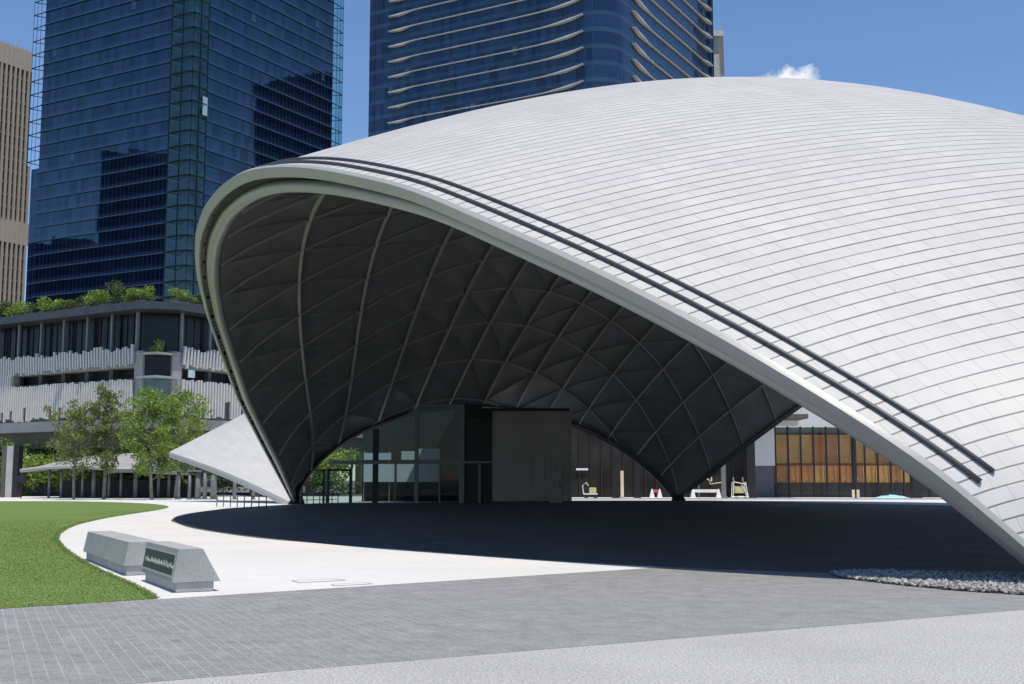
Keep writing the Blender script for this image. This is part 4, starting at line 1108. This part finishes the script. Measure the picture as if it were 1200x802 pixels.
# pale boards standing behind the glass
def boards():
    Yb = 96.0; X = lambda px: at(px, 575, Yb)[0]; root = empty('hoarding_board', (X(470), Yb, 0), 'pale blue-white hoarding boards standing behind the glazed wall', 'hoarding')
    for a, b in ((426, 439), (441, 464), (465, 487), (489, 515)):
        m = MB(); m.box(((X(a) + X(b)) / 2, Yb, (zat(a, 541, Yb) + zat(a, 565, Yb)) / 2), (X(b) - X(a), .08, zat(a, 541, Yb) - zat(a, 565, Yb))); m.build('lower_board', M['board'], root)
    for a, b, y in ((426, 440, 531), (441, 458, 531), (470, 487, 529), (489, 515, 526)):
        m = MB(); m.box(((X(a) + X(b)) / 2, Yb, (zat(a, y, Yb) + zat(a, 539, Yb)) / 2), (X(b) - X(a), .08, zat(a, y, Yb) - zat(a, 539, Yb))); m.build('upper_board', M['board'], root)
    for px in (426, 456, 487, 515):
        m = MB(); m.box((X(px), Yb + .1, zat(px, 529, Yb) / 2), (.1, .1, zat(px, 529, Yb))); m.build('post', M['greymetal'], root)
boards()
def core():
    Yk = 88.5; a, b = at(577, 575, Yk)[0], at(670, 575, Yk)[0]; H = zat(620, 482, Yk)
    root = empty('service_core', ((a + b) / 2, Yk, 0), 'plain boxy service core with metal cladding below the shell ceiling', 'service core')
    m = MB(); m.prism([(a, Yk), (b, Yk), (b, Yk + 3.5), (a, Yk + 3.5)], .012, H); m.build('cladding', M['core'], root)
    s = MB()
    for t in np.linspace(.5, .97, 7): s.box((a + (b - a) * t, Yk - .012, zat(620, 534, Yk) / 2), (.025, .03, zat(620, 534, Yk) - .05))
    s.build('panel_joint', M['panelgrey'], root)
    d = MB(); d.box((a + (b - a) * .80, Yk - .03, 1.2), (.9, .05, 2.3)); dr = d.build('door', M['core'], root)
    h = MB(); h.box((a + (b - a) * .80 + .3, Yk - .08, 1.3), (.06, .06, .35)); h.build('handle', M['dark'], dr)
    k = MB(); k.box(((a + b) / 2, Yk - .02, .10), (b - a, .05, .16)); k.build('skirting', M['dark'], root)
core()

# ------------------------------------------------------------------ retail building on the right
def retail():
    Yr = 119.0; X = lambda px, Y=Yr: at(px, 575, Y)[0]; zz = lambda y: zat(950, y, Yr)
    root = empty('shop_building', (X(960), Yr, 0), 'white walled shop building with tall timber-backed glazing beyond the arch', 'building')
    x0, x1, x2 = X(560), X(884), X(909)
    x3 = X(1300); HT = zz(455)
    m = MB(); m.prism([(X(884), Yr), (x2, Yr), (x2, Yr + .5), (X(884), Yr + .5)], zz(546), zz(500)); m.prism([(X(800), Yr - .02), (x3, Yr - .02), (x3, Yr + .5), (X(800), Yr + .5)], zz(500) + .003, HT); m.build('wall', M['whitewall'], root)
    m = MB(); m.prism([(X(884), Yr + .03), (x2 - .15, Yr + .03), (x2 - .15, Yr + .5), (X(884), Yr + .5)], .02, zz(546) - .004); m.build('lower_panel', M['panelgrey'], root)
    m = MB(); m.prism([(X(860), Yr - 4), (X(938), Yr - 4), (X(938), Yr - .05), (X(860), Yr - .05)], zz(493), zz(488)); m.build('soffit', M['darkconc'], root)
    # timber lining standing inside the glass, in bays
    g = random.Random(4)
    for a, b in zip(range(910, 1190, 15), range(925, 1205, 15)):
        top_ = zz(543); mt = M['timber'] if g.random() < .75 else M['timber2']
        m = MB(); m.box(((X(a) + X(b)) / 2, Yr + 1.0, (top_ + zz(509)) / 2), (X(b) - X(a) - .04, .1, zz(509) - top_ - .06)); m.build('lining_panel', mt, root)
        m = MB(); m.box(((X(a) + X(b)) / 2, Yr + 1.0, (top_ + zz(566)) / 2), (X(b) - X(a) - .06, .1, top_ - zz(566) - .06)); m.build('lining_panel', M['timber2'] if g.random() < .5 else M['timber'], root)
        m = MB(); m.box(((X(a) + X(b)) / 2 + .1, Yr + .92, zz(561)), (.11, .05, .34)); m.build('wall_light', M['cream'], root)
    m = MB(); m.prism([(X(905), Yr + 1.6), (x3, Yr + 1.6), (x3, Yr + 1.8), (X(905), Yr + 1.8)], .02, zz(500)); m.build('back_wall', M['panelgrey'], root)
    m = MB(); m.add([(x2, Yr + .15, .02), (x3, Yr + .15, .02), (x3, Yr + .15, zz(500)), (x2, Yr + .15, zz(500))], [(0, 1, 2, 3)]); m.build('glazing', M['shopglass'], root)
    for px in list(range(910, 1200, 15)):
        m = MB(); m.box((X(px), Yr + .1, zz(500) / 2), (.15, .2, zz(500) - .02)); m.build('mullion', M['dark'], root)
    m = MB(); m.box(((x2 + x3) / 2, Yr + .08, zz(545)), (x3 - x2, .22, .12)); m.build('transom', M['dark'], root)
    # darker glazed bay further left, and the deep shaded shops seen beyond the foot
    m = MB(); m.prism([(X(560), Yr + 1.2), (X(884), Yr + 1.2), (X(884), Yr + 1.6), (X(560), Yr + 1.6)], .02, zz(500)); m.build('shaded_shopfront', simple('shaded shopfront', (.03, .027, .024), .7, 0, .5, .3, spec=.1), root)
    for px in range(680, 884, 13):
        m = MB(); m.box((X(px), Yr + 1.12, zz(505) / 2), (.14, .12, zz(505) - .02)); m.build('mullion', M['dark'], root)
    for px in (836, 852, 862, 873):
        m = MB(); m.box((X(px), Yr + 1.05, zz(562)), (.14, .05, .42)); m.build('wall_light', M['cream'], root)
    m = MB(); m.box((X(683), Yr + 1.05, zz(550)), (X(690) - X(676), .06, .2)); m.build('shop_sign', M['white'], root)
retail()
cg2 = 'dark columns beyond the arch'
for px, Yk, w_, yt, mt, lab in ((723, 112, .75, 545, 'dark', 'black column left of the cream post beyond the foot'), (747, 114, .5, 550, 'dark', 'thinner black column right of the cream post beyond the foot'), (848, 114, .42, 530, 'greymetal', 'grey column left of the yellow machine'), (880, 112, .78, 510, 'dark', 'thick black column beside the white wall'), (1002.5, 113, .32, 505, 'dark', 'slim black column before the timber-lined glazing'), (1073, 113, .8, 560, 'dark', 'black column half hidden by the lower arch rim')):
    x = at(px, 575, Yk)[0]; zt = zat(px, yt - 14, Yk); root = empty('column', (x, Yk, 0), lab, 'column', cg2)
    q = MB(); q.box((x, Yk, zt / 2), (w_, w_, zt - .01)); q.build('shaft', M[mt], root, bevel=.03)
    q = MB(); q.box((x, Yk, .12), (w_ + .14, w_ + .14, .22)); q.build('base', M[mt], root)
x = at(729, 575, 111.5)[0]; root = empty('timber_post', (x, 111.5, 0), 'cream wrapped post between two black columns', 'post')
q = MB(); q.box((x, 111.5, zat(729, 552, 111.5) / 2), (.3, .3, zat(729, 552, 111.5) - .01)); q.build('wrap', M['cream'], root, bevel=.04)
q = MB(); q.box((x, 111.5, .1), (.45, .45, .18)); q.build('base', M['concrete'], root)
for px, lab in ((1000, 'cream kerb post left of the slim black column'), (1005.5, 'cream kerb post right of the slim black column')):
    x = at(px, 580, 112.3)[0]; root = empty('guard_post', (x, 112.3, 0), lab, 'guard post', 'cream guards at the slim column')
    q = MB(); q.box((x, 112.3, .42), (.24, .2, .8)); q.build('guard', M['cream'], root, bevel=.03)
    q = MB(); q.box((x, 112.3, .03), (.3, .3, .05)); q.build('base_plate', M['greymetal'], root)
# kerb between the dark floor and the bright far paving
a, b = gnd(640, 585.6), gnd(1110, 585.6)
q = MB(); q.box(((a[0] + b[0]) / 2, a[1], .06), (b[0] - a[0], .5, .13)); tag(q.build('kerb', M['concrete'], bevel=.02), kind='structure')

# site equipment beyond the arch
def machine():
    Y = 110.0; X = lambda px: at(px, 580, Y)[0]; x0, x1 = X(858), X(876); root = empty('site_machine', ((x0 + x1) / 2, Y, 0), 'pale yellow machine in a white frame beside the thick black column', 'machine')
    m = MB(); m.box(((x0 + x1) / 2 - .05, Y, .85), (.85, .7, .65)); m.build('body', M['yellow'], root, bevel=.05)
    f = MB()
    for x in (x0, x1):
        f.tube([(x, Y - .4, .05), (x + (.1 if x == x0 else -.25), Y - .4, 1.55)], .045, 6); f.tube([(x, Y + .4, .05), (x + (.1 if x == x0 else -.25), Y + .4, 1.55)], .045, 6)
    f.tube([(x0 + .1, Y - .4, 1.55), (x1 - .25, Y - .4, 1.35)], .045, 6); f.tube([(x0, Y - .4, .2), (x1, Y - .4, .2)], .07, 6); f.tube([(x0, Y + .4, .2), (x1, Y + .4, .2)], .07, 6); f.tube([(x1, Y - .4, .2), (x1 - .6, Y - .4, 1.3)], .04, 6)
    f.build('frame', M['white'], root)
    for x in (x0 + .3, x1 - .3):
        w_ = MB(); w_.tube([(x, Y - .45, .17), (x, Y - .33, .17)], .16, 10); w_.build('wheel', M['dark'], root)
machine()
def trestle(pxa, pxb, Y, label, name, mat, parts):
    X = lambda px: at(px, 580, Y)[0]; xa, xb = X(pxa), X(pxb); root = empty(name, ((xa + xb) / 2, Y, 0), label, 'site equipment')
    parts(root, xa, xb, Y, mat)
def p_cart(root, a, b, Y, mat):
    m = MB(); m.box(((a + b) / 2, Y, .45), (b - a, .8, .1)); m.build('tray', M['white'], root)
    m = MB(); m.tube([(a, Y, .4), (a - .1, Y, 1.2), (a + .25, Y, 1.5), (a + .45, Y, 1.2)], .05, 6); m.build('handle', M['white'], root)
    for x in (a + .2, b - .2):
        m = MB(); m.tube([(x, Y - .4, .2), (x, Y - .28, .2)], .19, 10); m.build('wheel', M['dark'], root)
    m = MB(); m.box(((a + b) / 2 + .2, Y, .78), ((b - a) * .5, .55, .5)); m.build('crate', M['yellow'], root, bevel=.03)
trestle(684, 700, 110.5, 'white trolley carrying a pale yellow crate beside the service core', 'site_trolley', None, p_cart)
def p_bar(root, a, b, Y, mat):
    for x in (a, b):
        m = MB(); m.hexa([(x - .25, Y - .3, .01), (x + .25, Y - .3, .01), (x + .25, Y + .3, .01), (x - .25, Y + .3, .01)], [(x - .05, Y - .1, .9), (x + .05, Y - .1, .9), (x + .05, Y + .1, .9), (x - .05, Y + .1, .9)]); m.build('stand', M['white'], root)
    m = MB(); m.box(((a + b) / 2, Y - .05, .72), (b - a, .06, .28)); m.build('board', M['red'] if mat is None else mat, root)
trestle(764, 773, 110.8, 'red and white site barrier left of the far canopy foot', 'site_barrier', None, p_bar)
trestle(812, 842, 111.2, 'white trestle board on stands right of the far canopy foot', 'site_barrier', M['white'], p_bar)
def p_cable(root, a, b, Y, mat):
    m = MB(); m.tube([(a, Y, 2.3), (a + 1, Y, 1.7), ((a + b) / 2, Y, 1.35), (b, Y, 1.5)], .05, 6); m.build('hose', M['cream'], root, True)
    for x, z in ((a, 2.35), (b, 1.55)):
        m = MB(); m.tube([(x, Y, .004), (x, Y, z)], .05, 6); m.build('post', M['greymetal'], root)
trestle(819, 846, 112.0, 'cream hose slung between two thin posts near the far foot', 'slung_hose', None, p_cable)
def tarp():
    Y = 112; X = lambda px: at(px, 583, Y)[0]; g = np.random.default_rng(2); root = empty('tarpaulin_heap', (X(1045), Y, 0), 'pale blue tarpaulin draped over a low heap before the timber glazing', 'tarpaulin')
    n, k = 22, 10; Gt = np.zeros((n, k, 3))
    for i in range(n):
        for j in range(k):
            u, v = i / (n - 1), j / (k - 1); Gt[i, j] = (X(1024) + (X(1066) - X(1024)) * u, Y - .8 + 1.6 * v, .02 + .30 * (math.sin(math.pi * u) ** .8) * math.sin(math.pi * min(max(v, .0), 1)) ** .6 * (1 + .15 * g.normal()))
    m = MB(); m.grid(Gt); m.build('sheet', M['blue'], root, True)
    m = MB(); m.box((X(1045), Y, .09), (1.6, .6, .15)); m.build('heap', M['cream'], root)
tarp()
